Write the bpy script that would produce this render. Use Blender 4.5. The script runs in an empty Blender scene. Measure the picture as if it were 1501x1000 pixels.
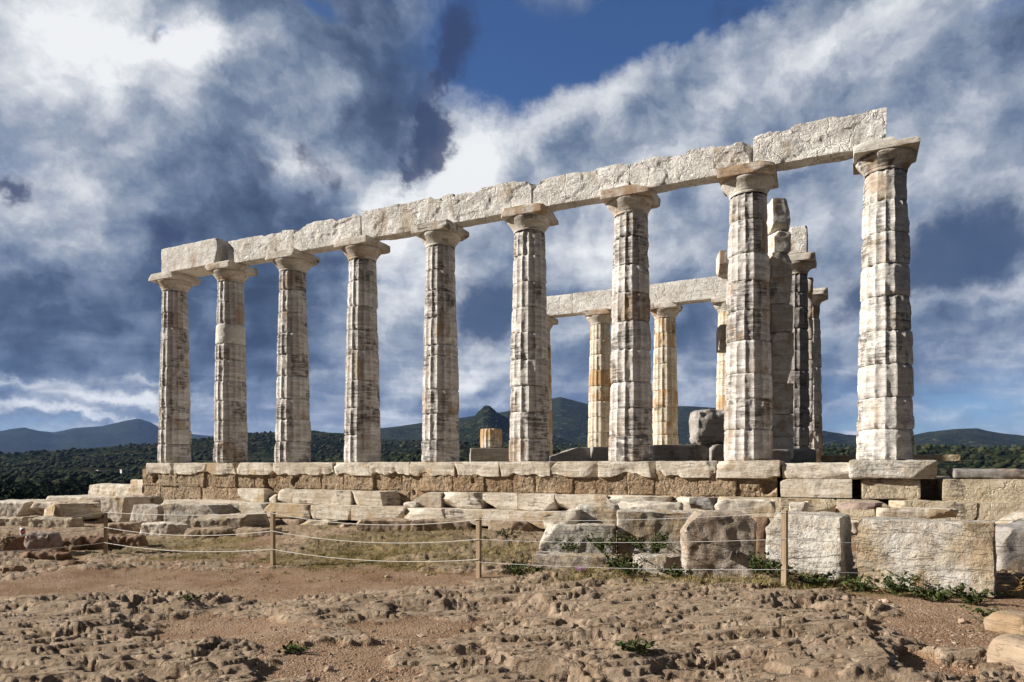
import bpy, math, random
import numpy as np
from mathutils import Matrix
R = math.radians
random.seed(7)
rng = np.random.default_rng(7)
S = bpy.context.scene

# ------------------------------------------------------------------ camera, sun, sky
F = 1003.0; CX = 750.5; HY = 685.0                     # focal length and horizon in photograph pixels
cam_d = bpy.data.cameras.new("camera"); cam = bpy.data.objects.new("camera", cam_d)
S.collection.objects.link(cam); S.camera = cam
cam.location = (0, 0, 0); cam.rotation_euler = (R(90), 0, 0)
cam_d.sensor_width = 36; cam_d.lens = 36 * F / 1501
cam_d.shift_y = (HY - 500) / 1501
cam_d.clip_start = 0.1; cam_d.clip_end = 30000

SUN_AZ, SUN_EL = 270.0, 27.0                           # clockwise from the viewing direction (+Y)
sun_d = bpy.data.lights.new("sun", 'SUN'); sun = bpy.data.objects.new("sun", sun_d)
S.collection.objects.link(sun)
sun_d.energy = 5.0; sun_d.angle = R(0.5); sun_d.color = (1.0, 0.945, 0.865)
sun.rotation_euler = (R(90 - SUN_EL), 0, R(-SUN_AZ + 180))
sun.location = (-50, 0, 60)

S.view_settings.view_transform = 'Standard'; S.view_settings.look = 'None'
EXPO = 0.80
S.view_settings.exposure = EXPO; S.view_settings.gamma = 1.0
S.render.engine = 'CYCLES'
S.cycles.use_denoising = True
S.cycles.max_bounces = 6; S.cycles.diffuse_bounces = 3; S.cycles.volume_bounces = 0
S.cycles.transparent_max_bounces = 8

class NT:
    """small helper that writes node trees"""
    def __init__(self, nt): self.nt = nt; nt.nodes.clear()
    def n(self, t, **k):
        o = self.nt.nodes.new(t)
        for a, b in k.items(): setattr(o, a, b)
        return o
    def put(self, sock, v):
        if isinstance(v, bpy.types.NodeSocket): self.nt.links.new(v, sock)
        elif v is not None: sock.default_value = v
    def m(self, op, a, b=None, c=None, clamp=False):
        o = self.n('ShaderNodeMath', operation=op, use_clamp=clamp)
        self.put(o.inputs[0], a); self.put(o.inputs[1], b); self.put(o.inputs[2], c)
        return o.outputs[0]
    def v(self, op, a, b=None):
        o = self.n('ShaderNodeVectorMath', operation=op)
        self.put(o.inputs[0], a); self.put(o.inputs[1], b)
        return o.outputs['Value'] if op in ('DOT_PRODUCT', 'LENGTH') else o.outputs[0]
    def scale(self, a, s):
        o = self.n('ShaderNodeVectorMath', operation='SCALE'); self.put(o.inputs[0], a); self.put(o.inputs[3], s)
        return o.outputs[0]
    def noise(self, vec, scale=1, detail=4, rough=.55, dist=0, col=False):
        o = self.n('ShaderNodeTexNoise'); self.put(o.inputs['Vector'], vec)
        o.inputs['Scale'].default_value = scale; o.inputs['Detail'].default_value = detail
        o.inputs['Roughness'].default_value = rough; o.inputs['Distortion'].default_value = dist
        return o.outputs['Color' if col else 'Fac']
    def voro(self, vec, scale, feature='F1', out='Distance', rnd=1):
        o = self.n('ShaderNodeTexVoronoi', feature=feature); self.put(o.inputs['Vector'], vec)
        o.inputs['Scale'].default_value = scale; o.inputs['Randomness'].default_value = rnd
        return o.outputs[out]
    def ss(self, x, a, b, lo=0., hi=1.):
        o = self.n('ShaderNodeMapRange', interpolation_type='SMOOTHSTEP'); self.put(o.inputs[0], x)
        o.inputs[1].default_value = a; o.inputs[2].default_value = b; o.inputs[3].default_value = lo; o.inputs[4].default_value = hi
        return o.outputs[0]
    def mix(self, f, a, b, mode='MIX'):
        o = self.n('ShaderNodeMix', data_type='RGBA', blend_type=mode, clamp_factor=True)
        self.put(o.inputs[0], f)
        self.put(o.inputs[6], a if isinstance(a, bpy.types.NodeSocket) else (*a, 1)); self.put(o.inputs[7], b if isinstance(b, bpy.types.NodeSocket) else (*b, 1))
        return o.outputs[2]
    def xyz(self, x, y, z):
        o = self.n('ShaderNodeCombineXYZ'); self.put(o.inputs[0], x); self.put(o.inputs[1], y); self.put(o.inputs[2], z)
        return o.outputs[0]
    def sep(self, v):
        o = self.n('ShaderNodeSeparateXYZ'); self.put(o.inputs[0], v); return o.outputs
    def mapv(self, v, sc=(1, 1, 1), rot=(0, 0, 0), loc=(0, 0, 0)):
        o = self.n('ShaderNodeMapping'); self.put(o.inputs[0], v)
        o.inputs['Scale'].default_value = sc; o.inputs['Rotation'].default_value = rot; o.inputs['Location'].default_value = loc
        return o.outputs[0]
    def bump(self, h, strength=.5, dist=.02, normal=None):
        o = self.n('ShaderNodeBump'); self.put(o.inputs['Height'], h)
        o.inputs['Strength'].default_value = strength; o.inputs['Distance'].default_value = dist
        if normal is not None: self.put(o.inputs['Normal'], normal)
        return o.outputs[0]

# ---- the sky: physical blue with cloud decks laid out by compass direction and height above the horizon
world = bpy.data.worlds.new("World"); S.world = world; world.use_nodes = True
def dirpx(px, py):
    d = np.array([(px - CX) / F, 1.0, (HY - py) / F]); return d / np.linalg.norm(d)
def build_sky():
    t = NT(world.node_tree)
    out = t.n('ShaderNodeOutputWorld'); bg = t.n('ShaderNodeBackground')
    sky = t.n('ShaderNodeTexSky', sky_type='NISHITA', sun_disc=False)
    sky.sun_elevation = R(SUN_EL); sky.sun_rotation = R(SUN_AZ); sky.altitude = 60
    sky.air_density = 1.0; sky.dust_density = .3; sky.ozone_density = 2.5
    d = t.v('NORMALIZE', t.n('ShaderNodeTexCoord').outputs['Generated'])
    x, y, z = t.sep(d)
    zc = t.m('ADD', t.m('MAXIMUM', z, 0.0), 0.16)
    p = t.xyz(t.m('DIVIDE', x, zc), t.m('DIVIDE', y, zc), 0.0)
    wrp = t.v('SUBTRACT', t.noise(p, 1.6, 5, .6, col=True), (.5, .5, .5))
    pw = t.v('ADD', p, t.scale(wrp, .40))
    wd = t.v('SUBTRACT', t.noise(d, 5.0, 10, .66, col=True), (.5, .5, .5))
    dw = t.v('ADD', d, t.scale(wd, .17))
    def blobs(lst, vec):
        tot = None
        for (px, py, rx, ry, amp, rot) in lst:
            c = dirpx(px, py)
            e1 = np.array([c[1], -c[0], 0]); e1 /= np.linalg.norm(e1); e2 = np.cross(e1, c)
            a = R(rot); f1 = math.cos(a) * e1 + math.sin(a) * e2; f2 = -math.sin(a) * e1 + math.cos(a) * e2
            k = math.sqrt(1 + ((px - CX) ** 2 + (py - HY) ** 2) / F ** 2)
            rx_, ry_ = rx / F / k, ry / F / k
            mp = t.n('ShaderNodeMapping', vector_type='TEXTURE'); t.put(mp.inputs[0], vec)
            mp.inputs['Location'].default_value = tuple(c)
            if tot is not None:                            # evaluated one after another to spare the shader stack
                ma = t.n('ShaderNodeVectorMath', operation='MULTIPLY_ADD'); t.put(ma.inputs[0], tot); ma.inputs[1].default_value = (1e-9,) * 3; ma.inputs[2].default_value = tuple(c); t.put(mp.inputs['Location'], ma.outputs[0])
            mp.inputs['Scale'].default_value = (rx_, ry_, .6)
            mp.inputs['Rotation'].default_value = Matrix((f1, f2, np.cross(f1, f2))).transposed().to_euler()
            g = t.m('POWER', .36788, t.v('DOT_PRODUCT', mp.outputs[0], mp.outputs[0]))
            tot = t.m('MULTIPLY_ADD', g, amp, 0.0 if tot is None else tot)
        return tot
    def spots(lst, vec): return blobs([(a, b, r, r, c, 0) for a, b, r, c in lst], vec)
    # brightness of the cloud deck (0 slate .. 1 white), then clear blue, then the near dark clouds
    bright = [(60, 70, 190, 150, .33, 0), (150, 40, 90, 60, .15, 0), (750, 648, 1000, 30, .12, 0), (300, 70, 110, 30, .42, 8), (30, 300, 120, 60, .28, 0), (80, 400, 140, 45, .10, 0),
              (270, 210, 190, 120, .02, 0), (330, 310, 180, 90, -.24, 0), (230, 220, 90, 60, -.08, 0), (470, 110, 120, 110, -.12, 0), (580, 120, 100, 130, -.26, 0),
              (535, 272, 100, 40, .40, -8), (480, 145, 45, 35, .22, 0), (428, 215, 28, 60, .30, -20), (672, 200, 50, 70, .34, 0), (760, 170, 120, 40, .16, 10), (640, 295, 160, 45, .22, 0),
              (90, 440, 230, 85, -.34, 0), (60, 515, 240, 24, -.10, 0), (430, 470, 120, 120, -.28, 0), (60, 590, 120, 9, .42, -2), (190, 572, 100, 9, .46, 3), (20, 552, 90, 8, .40, 0), (130, 602, 90, 6, .34, 0), (230, 548, 60, 6, .3, 0),
              (600, 420, 110, 80, .30, 0), (590, 370, 60, 40, .24, 0), (580, 560, 110, 50, .14, 0), (700, 556, 80, 18, .30, 0), (690, 590, 60, 8, .2, 0), (700, 510, 60, 20, .14, 0),
              (1150, 220, 420, 190, .06, 10), (860, 165, 260, 40, .26, 20), (1130, 110, 260, 36, .26, 30), (1000, 262, 200, 40, .18, 8), (1250, 70, 160, 44, .18, 30), (1400, 190, 120, 45, .16, 20), (1440, 260, 100, 30, .14, 10),
              (950, 232, 130, 20, -.20, 15), (1180, 250, 120, 24, -.16, 25), (1420, 100, 120, 26, -.16, 30), (820, 230, 80, 20, -.10, 10), (900, 360, 120, 40, .22, 0), (1010, 350, 110, 26, -.04, 0), (930, 400, 80, 30, .16, 0),
              (1440, 425, 110, 16, .24, 0), (1440, 520, 160, 90, .0, 0), (1230, 560, 70, 90, -.02, 0), (1230, 320, 80, 60, .10, 0),
              (880, 540, 80, 60, .02, 0), (1380, 600, 120, 8, .16, 0), (1225, 590, 60, 9, .16, 0)]
    gaps = [(470, 20, 40, 16, .40, 0), (250, 36, 20, 12, .4, 0), (800, 70, 190, 75, .62, 8), (930, 40, 170, 50, .55, 20), (1060, 22, 90, 20, .5, 25), (1480, 10, 80, 18, .4, 0), (710, 60, 60, 80, .4, 0),
            (1400, 640, 500, 45, .22, 0), (120, 640, 400, 26, .30, 0), (1430, 545, 130, 60, .20, 0), (1235, 560, 60, 90, .2, 0), (1090, 20, 60, 20, .3, 20)]
    dark = [(690, 45, 30, .8), (668, 75, 26, .8), (672, 122, 16, .7), (648, 128, 14, .6), (612, 165, 22, .8), (620, 185, 20, .8), (628, 205, 22, .9), (634, 225, 18, .9), (655, 95, 18, .5), (640, 140, 14, .6), (600, 185, 20, .5), (575, 238, 16, .6), (585, 238, 16, .7), (568, 225, 12, .5), (605, 225, 16, .6), (384, 240, 22, .6), (448, 225, 15, .7), (462, 262, 18, .7), (430, 296, 16, .55), (236, 44, 14, .6),
            (20, 272, 20, .6), (5, 268, 14, .5), (225, 364, 30, .6), (250, 356, 20, .5), (560, 400, 14, .5), (682, 358, 18, .6), (1060, 26, 24, .4), (1110, 8, 24, .4)]
    slate = [(713, 450, 46, .9), (690, 440, 30, .5), (735, 475, 32, .6), (745, 440, 26, .5), (1430, 345, 70, .85), (1480, 330, 60, .7), (1370, 375, 50, .7), (1300, 400, 40, .5), (1260, 415, 34, .6), (1245, 440, 26, .5), (1030, 490, 40, .5), (1000, 500, 30, .4), (1040, 380, 40, .3), (1190, 370, 16, .4)]
    n1 = t.noise(pw, 1.0, 10, .54)
    n2 = t.noise(t.v('ADD', pw, (-.12, .02, 0)), 1.0, 10, .54)
    relief = t.m('MULTIPLY', t.m('SUBTRACT', n1, n2), 1.15)
    streak = t.noise(t.mapv(pw, (.55, 2.2, 1), (0, 0, R(-32))), 1.5, 8, .58)
    puff = t.noise(t.v('ADD', d, t.scale(wd, .10)), 7, 10, .56)
    puff2 = t.noise(t.v('ADD', t.v('ADD', d, t.scale(wd, .10)), (-.024, 0, .016)), 7, 10, .56)
    front = t.m('SUBTRACT', 1.0, t.ss(y, -.05, .50))     # unseen sky behind and overhead, greyed and dimmed to hold down fill light
    v = t.m('ADD', .50, t.m('ADD', relief, blobs(bright, dw)))
    v = t.m('ADD', v, t.m('MULTIPLY', t.m('SUBTRACT', streak, .5), .55))
    v = t.m('ADD', v, t.m('MULTIPLY', t.m('SUBTRACT', puff, puff2), 1.35))
    v = t.m('ADD', v, t.m('MULTIPLY', t.m('SUBTRACT', puff, .5), .25), clamp=True)
    ramp = t.n('ShaderNodeValToRGB'); t.put(ramp.inputs[0], v)
    el = ramp.color_ramp.elements
    el[0].position = 0.0; el[0].color = (.036, .056, .110, 1)
    el[1].position = 1.0; el[1].color = (.90, .91, .92, 1)
    for pos, c in ((.22, (.074, .110, .190)), (.42, (.165, .22, .325)), (.60, (.33, .38, .47)), (.80, (.62, .65, .70))):
        e = el.new(pos); e.color = (*c, 1)
    gsum = t.m('ADD', blobs(gaps, dw), t.m('MULTIPLY', t.m('SUBTRACT', t.m('ADD', n1, t.m('MULTIPLY', streak, .6)), .80), -1.0))
    cover = t.ss(gsum, .05, .60, 1., 0.)
    blue = t.mix(1.0, sky.outputs[0], (.31, .42, .60), 'MULTIPLY')
    EXPK = 10.0 * 2 ** (-EXPO)
    col = t.mix(cover, blue, t.scale(ramp.outputs[0], EXPK))
    wisp = t.v('ADD', d, t.scale(wd, .19))
    sl = t.ss(spots(slate, wisp), .02, 1.05, 0, .92)
    col = t.mix(sl, col, tuple(EXPK * k for k in (.050, .085, .170)))
    ind = t.ss(spots(dark, wisp), .02, 1.0, 0, .85)
    col = t.mix(ind, col, tuple(EXPK * k for k in (.036, .052, .125)))
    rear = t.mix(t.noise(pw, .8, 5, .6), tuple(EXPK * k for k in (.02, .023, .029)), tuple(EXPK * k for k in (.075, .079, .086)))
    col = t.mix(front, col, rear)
    col = t.mix(t.ss(z, -.06, -.01, 1, 0), col, tuple(EXPK * k for k in (.10, .10, .09)))
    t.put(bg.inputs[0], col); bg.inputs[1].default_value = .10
    t.nt.links.new(bg.outputs[0], out.inputs[0])
    world.cycles.sampling_method = 'MANUAL'; world.cycles.sample_map_resolution = 512
build_sky()

# ------------------------------------------------------------------ numeric noise
def _hash(ix, iy, iz, seed):
    h = (ix.astype(np.uint32) * np.uint32(374761393)) ^ (iy.astype(np.uint32) * np.uint32(668265263)) ^ (iz.astype(np.uint32) * np.uint32(2147483647 - 94567)) ^ np.uint32((seed * 362437 + 12345) & 0xffffffff)
    h ^= h >> np.uint32(13); h *= np.uint32(1274126177); h ^= h >> np.uint32(16); h *= np.uint32(2246822519); h ^= h >> np.uint32(13)
    return h
def pnoise(P, seed=0):
    P = np.asarray(P, np.float32); I = np.floor(P).astype(np.int64); f = P - I
    u = f * f * f * (f * (f * 6 - 15) + 10)
    res = np.zeros(len(P), np.float32)
    for dx in (0, 1):
        wx = u[:, 0] if dx else 1 - u[:, 0]
        for dy in (0, 1):
            wy = u[:, 1] if dy else 1 - u[:, 1]
            for dz in (0, 1):
                wz = u[:, 2] if dz else 1 - u[:, 2]
                h = _hash(I[:, 0] + dx, I[:, 1] + dy, I[:, 2] + dz, seed)
                gx = (h & np.uint32(1023)).astype(np.float32) / 511.5 - 1
                gy = ((h >> np.uint32(10)) & np.uint32(1023)).astype(np.float32) / 511.5 - 1
                gz = ((h >> np.uint32(20)) & np.uint32(1023)).astype(np.float32) / 511.5 - 1
                res += wx * wy * wz * (gx * (f[:, 0] - dx) + gy * (f[:, 1] - dy) + gz * (f[:, 2] - dz))
    return res * 1.3
def fbm(P, octv=4, seed=0, gain=.5, lac=2.03):
    P = np.asarray(P, np.float32); a = 1.; s = np.zeros(len(P), np.float32); tot = 0
    for k in range(octv):
        s += a * pnoise(P + 17.3 * k, seed + k); tot += a; a *= gain; P = P * lac
    return s / tot * 1.35
def sst(x, a, b):
    t_ = np.clip((x - a) / (b - a), 0, 1); return t_ * t_ * (3 - 2 * t_)

# ------------------------------------------------------------------ object helpers
def link(o): S.collection.objects.link(o); return o
def mk(name, V, Fc, mat, parent=None, loc=None, rotz=0, smooth=True, sharp=None, attrs=None):
    """one mesh object from a vertex array and a face array (or list of arrays)"""
    me = bpy.data.meshes.new(name)
    V = np.ascontiguousarray(V, np.float32)
    if isinstance(Fc, np.ndarray): Fc = [Fc]
    Fc = [np.asarray(f, np.int32) for f in Fc if len(f)]
    loops = np.concatenate([f.ravel() for f in Fc]); cnt = np.concatenate([np.full(len(f), f.shape[1], np.int32) for f in Fc])
    st = np.concatenate([[0], np.cumsum(cnt)[:-1]]).astype(np.int32)
    me.vertices.add(len(V)); me.vertices.foreach_set('co', V.ravel())
    me.loops.add(len(loops)); me.loops.foreach_set('vertex_index', loops)
    me.polygons.add(len(cnt)); me.polygons.foreach_set('loop_start', st); me.polygons.foreach_set('loop_total', cnt)
    me.polygons.foreach_set('use_smooth', np.full(len(cnt), smooth, bool))
    if attrs:
        for k, a in attrs.items():
            at_ = me.attributes.new(k, 'FLOAT', 'POINT'); at_.data.foreach_set('value', np.ascontiguousarray(a, np.float32))
    me.update(calc_edges=True); me.validate()
    if sharp and smooth: me.set_sharp_from_angle(angle=R(sharp))
    me.materials.append(mat)
    o = link(bpy.data.objects.new(name, me))
    if parent: o.parent = parent
    if loc is not None: o.location = loc
    o.rotation_euler = (0, 0, rotz)
    return o
def tag(o, label=None, cat=None, group=None, kind=None):
    if label: o['label'] = label
    if cat: o['category'] = cat
    if group: o['group'] = group
    if kind or cat: o['kind'] = kind or 'thing'
    return o
def thing(name, label, cat, loc=(0, 0, 0), rotz=0, group=None):
    o = link(bpy.data.objects.new(name, None)); o.location = loc; o.rotation_euler = (0, 0, rotz); o.empty_display_size = .2
    return tag(o, label, cat, group)
def copy_tree(o, loc, rotz, sc=1.0):
    c = link(o.copy()); c.location = loc; c.rotation_euler = (0, 0, rotz); c.scale = (sc,) * 3
    for ch in o.children:
        k = link(ch.copy()); k.parent = c
    return c

# temple frame: s along the front row (0 at its left column), tt away from the camera
P1 = np.array([-10.89, 22.1]); U = np.array([.8977, -.4406]); M = np.array([.4406, .8977]); YAW = math.atan2(U[1], U[0])
ZT = .13                                               # top of the column floor, just above eye height
def T(s, tt, z): q = P1 + s * U + tt * M; return (float(q[0]), float(q[1]), z)
def s_at(px, tt):                                      # where a sight line meets the plane tt
    k = (px - CX) / F
    return (k * (P1[1] + M[1] * tt) - P1[0] - M[0] * tt) / (U[0] - k * U[1])
def pt(px, py, Y): return ((px - CX) / F * Y, Y, (HY - py) / F * Y)

# ------------------------------------------------------------------ materials
def new_mat(name):
    m = bpy.data.materials.new(name); m.use_nodes = True; t = NT(m.node_tree)
    b = t.n('ShaderNodeBsdfPrincipled'); o = t.n('ShaderNodeOutputMaterial'); t.nt.links.new(b.outputs[0], o.inputs[0])
    b.inputs['Roughness'].default_value = .9; b.inputs['Specular IOR Level'].default_value = .25
    return m, t, b
def stone(name, light, mid, rust, crust=0., rust_amt=.5, band=8., hammer=0., bump=.5, spec=.25, vein=0.):
    m, t, b = new_mat(name)
    geo = t.n('ShaderNodeNewGeometry'); oi = t.n('ShaderNodeObjectInfo')
    rnd = oi.outputs['Random']
    pos = t.v('ADD', geo.outputs['Position'], t.xyz(t.m('MULTIPLY', rnd, 37.), t.m('MULTIPLY', rnd, 61.), t.m('MULTIPLY', rnd, 5.)))
    big = t.noise(pos, .9, 5, .6)
    layer = t.noise(t.mapv(pos, (1.1, 1.1, band)), 1.3, 6, .62, .6)
    fine = t.noise(pos, 16, 6, .65)
    c = t.mix(t.ss(t.m('ADD', t.m('MULTIPLY', layer, .75), t.m('MULTIPLY', big, .45)), .46, .74), light, mid)
    c = t.mix(t.ss(fine, .5, .72, 0, .55), c, tuple(k * .55 for k in mid))
    r1 = t.m('ADD', t.noise(t.mapv(pos, (1.4, 1.4, .8)), 1.0, 6, .62, .4), t.m('MULTIPLY', t.m('SUBTRACT', rnd, .5), .16))
    c = t.mix(t.ss(r1, .60 - .16 * rust_amt, .72 - .10 * rust_amt, 0, .85), c, rust)
    if vein:
        vv = t.m('ABSOLUTE', t.m('SUBTRACT', t.noise(t.mapv(pos, (1, 1, 1), (.4, .7, .2)), 2.4, 7, .7, 1.2), .5))
        c = t.mix(t.ss(vv, .0, .035, vein, 0), c, (.34, .24, .13))
    if crust:
        k = t.m('ADD', t.noise(t.mapv(pos, (1.1, 1.1, .75)), 1.25, 3, .5), t.m('MULTIPLY', t.m('SUBTRACT', rnd, .5), .14))
        k2 = t.m('ADD', t.m('MULTIPLY', t.noise(t.mapv(pos, (1., 1., 9.)), 2.6, 5, .65), .6), t.m('MULTIPLY', t.noise(t.mapv(pos, (1.6, 1.6, .8)), 5, 4, .6), .4))
        km = t.m('MULTIPLY', t.ss(k, .62 - .15 * crust, .68 - .12 * crust), t.ss(k2, .44, .58), clamp=True)
        c = t.mix(t.m('MULTIPLY', km, .82), c, (.060, .050, .044))
    crack = t.m('ABSOLUTE', t.m('SUBTRACT', t.noise(t.mapv(pos, (.7, .7, 5)), 1.5, 4, .6, .3), .5))
    c = t.mix(t.ss(crack, .0, .012, .5, 0), c, (.10, .075, .055))
    t.put(b.inputs['Base Color'], c)
    h = t.m('ADD', t.m('MULTIPLY', fine, .95), t.m('MULTIPLY', layer, .8))
    h = t.m('ADD', h, t.m('MULTIPLY', t.noise(pos, 55, 4, .7), .3))
    h = t.m('ADD', h, t.ss(crack, 0, .02, -.25, 0))
    nrm = t.bump(h, bump, .035)
    if hammer:
        hh = t.noise(t.mapv(pos, (1, 1, 1)), 11, 5, .68, 1.2)
        where = t.ss(t.noise(pos, 1.7, 4, .6), .36, .62, .12, 1.)
        ck = t.voro(t.v('ADD', pos, t.scale(t.noise(pos, 3, 4, .6, col=True), .5)), 1.3, 'DISTANCE_TO_EDGE')
        nrm = t.bump(t.m('ADD', t.m('MULTIPLY', t.ss(hh, .36, .64), where), t.ss(ck, 0., .03, -1.2, 0.)), hammer, .05, nrm)
    t.put(b.inputs['Normal'], nrm)
    b.inputs['Specular IOR Level'].default_value = spec
    return m
M_COL = stone("column_marble", (.68, .65, .61), (.40, .365, .33), (.34, .25, .17), crust=.76, rust_amt=.40, band=9)
M_COLW = stone("pale_column_marble", (.70, .675, .63), (.46, .43, .39), (.40, .31, .22), crust=.5, rust_amt=.25, band=9)
M_COLB = stone("far_column_marble", (.68, .62, .52), (.50, .43, .33), (.42, .25, .10), crust=.1, rust_amt=.85, band=7)
M_COLD = stone("shaded_column_marble", (.38, .35, .33), (.22, .20, .19), (.16, .11, .08), crust=.9, rust_amt=.4, band=8)  # column marble darkened in colour to carry the shade on the inner column
M_CAP = stone("capital_marble", (.70, .66, .59), (.46, .40, .33), (.36, .23, .13), crust=.1, rust_amt=.6, band=5)
M_ARC = stone("architrave_marble", (.80, .77, .72), (.64, .60, .55), (.46, .38, .29), crust=0, rust_amt=.1, band=2.5, hammer=.65)
M_ARCP = stone("pale_architrave_marble", (.72, .69, .64), (.60, .56, .50), (.46, .35, .24), crust=0, rust_amt=.1, band=2.5, hammer=.2)
M_SLAB = stone("slab_marble", (.68, .62, .53), (.45, .375, .285), (.40, .28, .15), crust=.05, rust_amt=.55, band=10)
M_BLK = stone("block_marble", (.60, .57, .51), (.42, .37, .30), (.38, .28, .17), crust=0, rust_amt=.52, band=2, vein=.5, bump=1.0)
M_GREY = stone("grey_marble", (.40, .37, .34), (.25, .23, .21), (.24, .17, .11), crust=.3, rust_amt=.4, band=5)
M_GREYB = stone("brownish_grey_marble", (.56, .49, .42), (.38, .32, .26), (.30, .22, .15), crust=.1, rust_amt=.4, band=2, vein=.5, bump=1.0)
M_PINK = stone("pinkish_rock", (.42, .33, .28), (.30, .22, .18), (.26, .14, .08), crust=.2, rust_amt=.4, band=2)
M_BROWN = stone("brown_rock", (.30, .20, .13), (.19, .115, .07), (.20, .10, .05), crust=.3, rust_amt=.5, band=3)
M_TAN = stone("tan_rock", (.40, .31, .22), (.30, .22, .15), (.32, .22, .13), crust=.05, rust_amt=.5, band=6)
M_POROS = stone("poros_stone", (.47, .355, .235), (.36, .265, .170), (.32, .21, .12), crust=0, rust_amt=.4, band=3, hammer=.8, bump=.9)
M_POROSP = stone("pale_poros_stone", (.54, .46, .34), (.42, .345, .24), (.36, .26, .15), crust=.05, rust_amt=.3, band=3, hammer=.5)

# ------------------------------------------------------------------ stone shapes
def boxgrid(hx, hy, hz, res):
    Vs, Fs, off = [], [], 0
    H = (hx, hy, hz)
    for ax in range(3):
        a, b_ = (ax + 1) % 3, (ax + 2) % 3
        na = max(2, int(round(2 * H[a] / res))); nb = max(2, int(round(2 * H[b_] / res)))
        ga = np.linspace(-H[a], H[a], na + 1); gb_ = np.linspace(-H[b_], H[b_], nb + 1)
        A, B = np.meshgrid(ga, gb_, indexing='ij')
        idx = np.arange((na + 1) * (nb + 1)).reshape(na + 1, nb + 1)
        q = np.stack([idx[:-1, :-1], idx[1:, :-1], idx[1:, 1:], idx[:-1, 1:]], -1).reshape(-1, 4)
        for sgn in (-1, 1):
            V = np.zeros((A.size, 3)); V[:, ax] = sgn * H[ax]; V[:, a] = A.ravel(); V[:, b_] = B.ravel()
            Vs.append(V); Fs.append((q if sgn > 0 else q[:, ::-1]) + off); off += len(V)
    V = np.concatenate(Vs); Fc = np.concatenate(Fs)
    key = np.round(V * 1e4).astype(np.int64)
    _, first, inv = np.unique(key, axis=0, return_index=True, return_inverse=True)
    return V[first], inv.ravel()[Fc]
def rock_shape(size, seed, r=.03, rough=.010, low=.02, chips=0, chip=.12, res=.05, planes=(), freq=1.):
    """worn block: rounded edges of uneven radius, rough faces, corners broken off along planes"""
    h = np.array(size) / 2
    V, Fc = boxgrid(*h, res)
    rg = np.random.default_rng(seed); off = rg.uniform(-50, 50, 3)
    n0 = fbm(V * 3.1 * freq + off, 3, seed)
    rr = np.clip(r * (1 + 1.1 * n0), r * .25, min(h) * .95)[:, None]
    q = np.clip(V, -(h - rr), h - rr); dlt = V - q
    L = np.linalg.norm(dlt, axis=1, keepdims=True); nrm = dlt / np.maximum(L, 1e-9)
    V = q + nrm * rr
    V = V + nrm * (fbm(V * 1.3 * freq + off + 9, 3, seed + 3) * low)[:, None]
    V = V + nrm * (fbm(V * 7 * freq + off, 4, seed + 5) * rough)[:, None]
    pl = list(planes)
    for _ in range(chips):
        sg = rg.choice([-1, 1], 3); nn = sg * rg.uniform(.15, 1, 3); nn /= np.linalg.norm(nn)
        pl.append((nn, float(np.dot(sg * h, nn)) - chip * rg.uniform(.35, 1)))
    for k, (nn, dd) in enumerate(pl):
        nn = np.array(nn, float); nn /= np.linalg.norm(nn)
        e = V @ nn - (dd + .03 * fbm(V * 4 + off + 3 * k, 3, seed + 11 + k))
        V = V - np.maximum(e, 0)[:, None] * nn
    return V, Fc
def rock(name, size, loc, rotz, mat, seed, parent=None, tilt=(0, 0), bottom=True, **k):
    """loc = centre of the base"""
    V, Fc = rock_shape(size, seed, **k)
    cx_, sx_ = math.cos(tilt[0]), math.sin(tilt[0]); cy_, sy_ = math.cos(tilt[1]), math.sin(tilt[1])
    V = V @ np.array([[1, 0, 0], [0, cx_, -sx_], [0, sx_, cx_]]).T @ np.array([[cy_, 0, sy_], [0, 1, 0], [-sy_, 0, cy_]]).T
    V[:, 2] += size[2] / 2
    return mk(name, V, Fc, mat, parent, loc, rotz, sharp=42)

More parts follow.
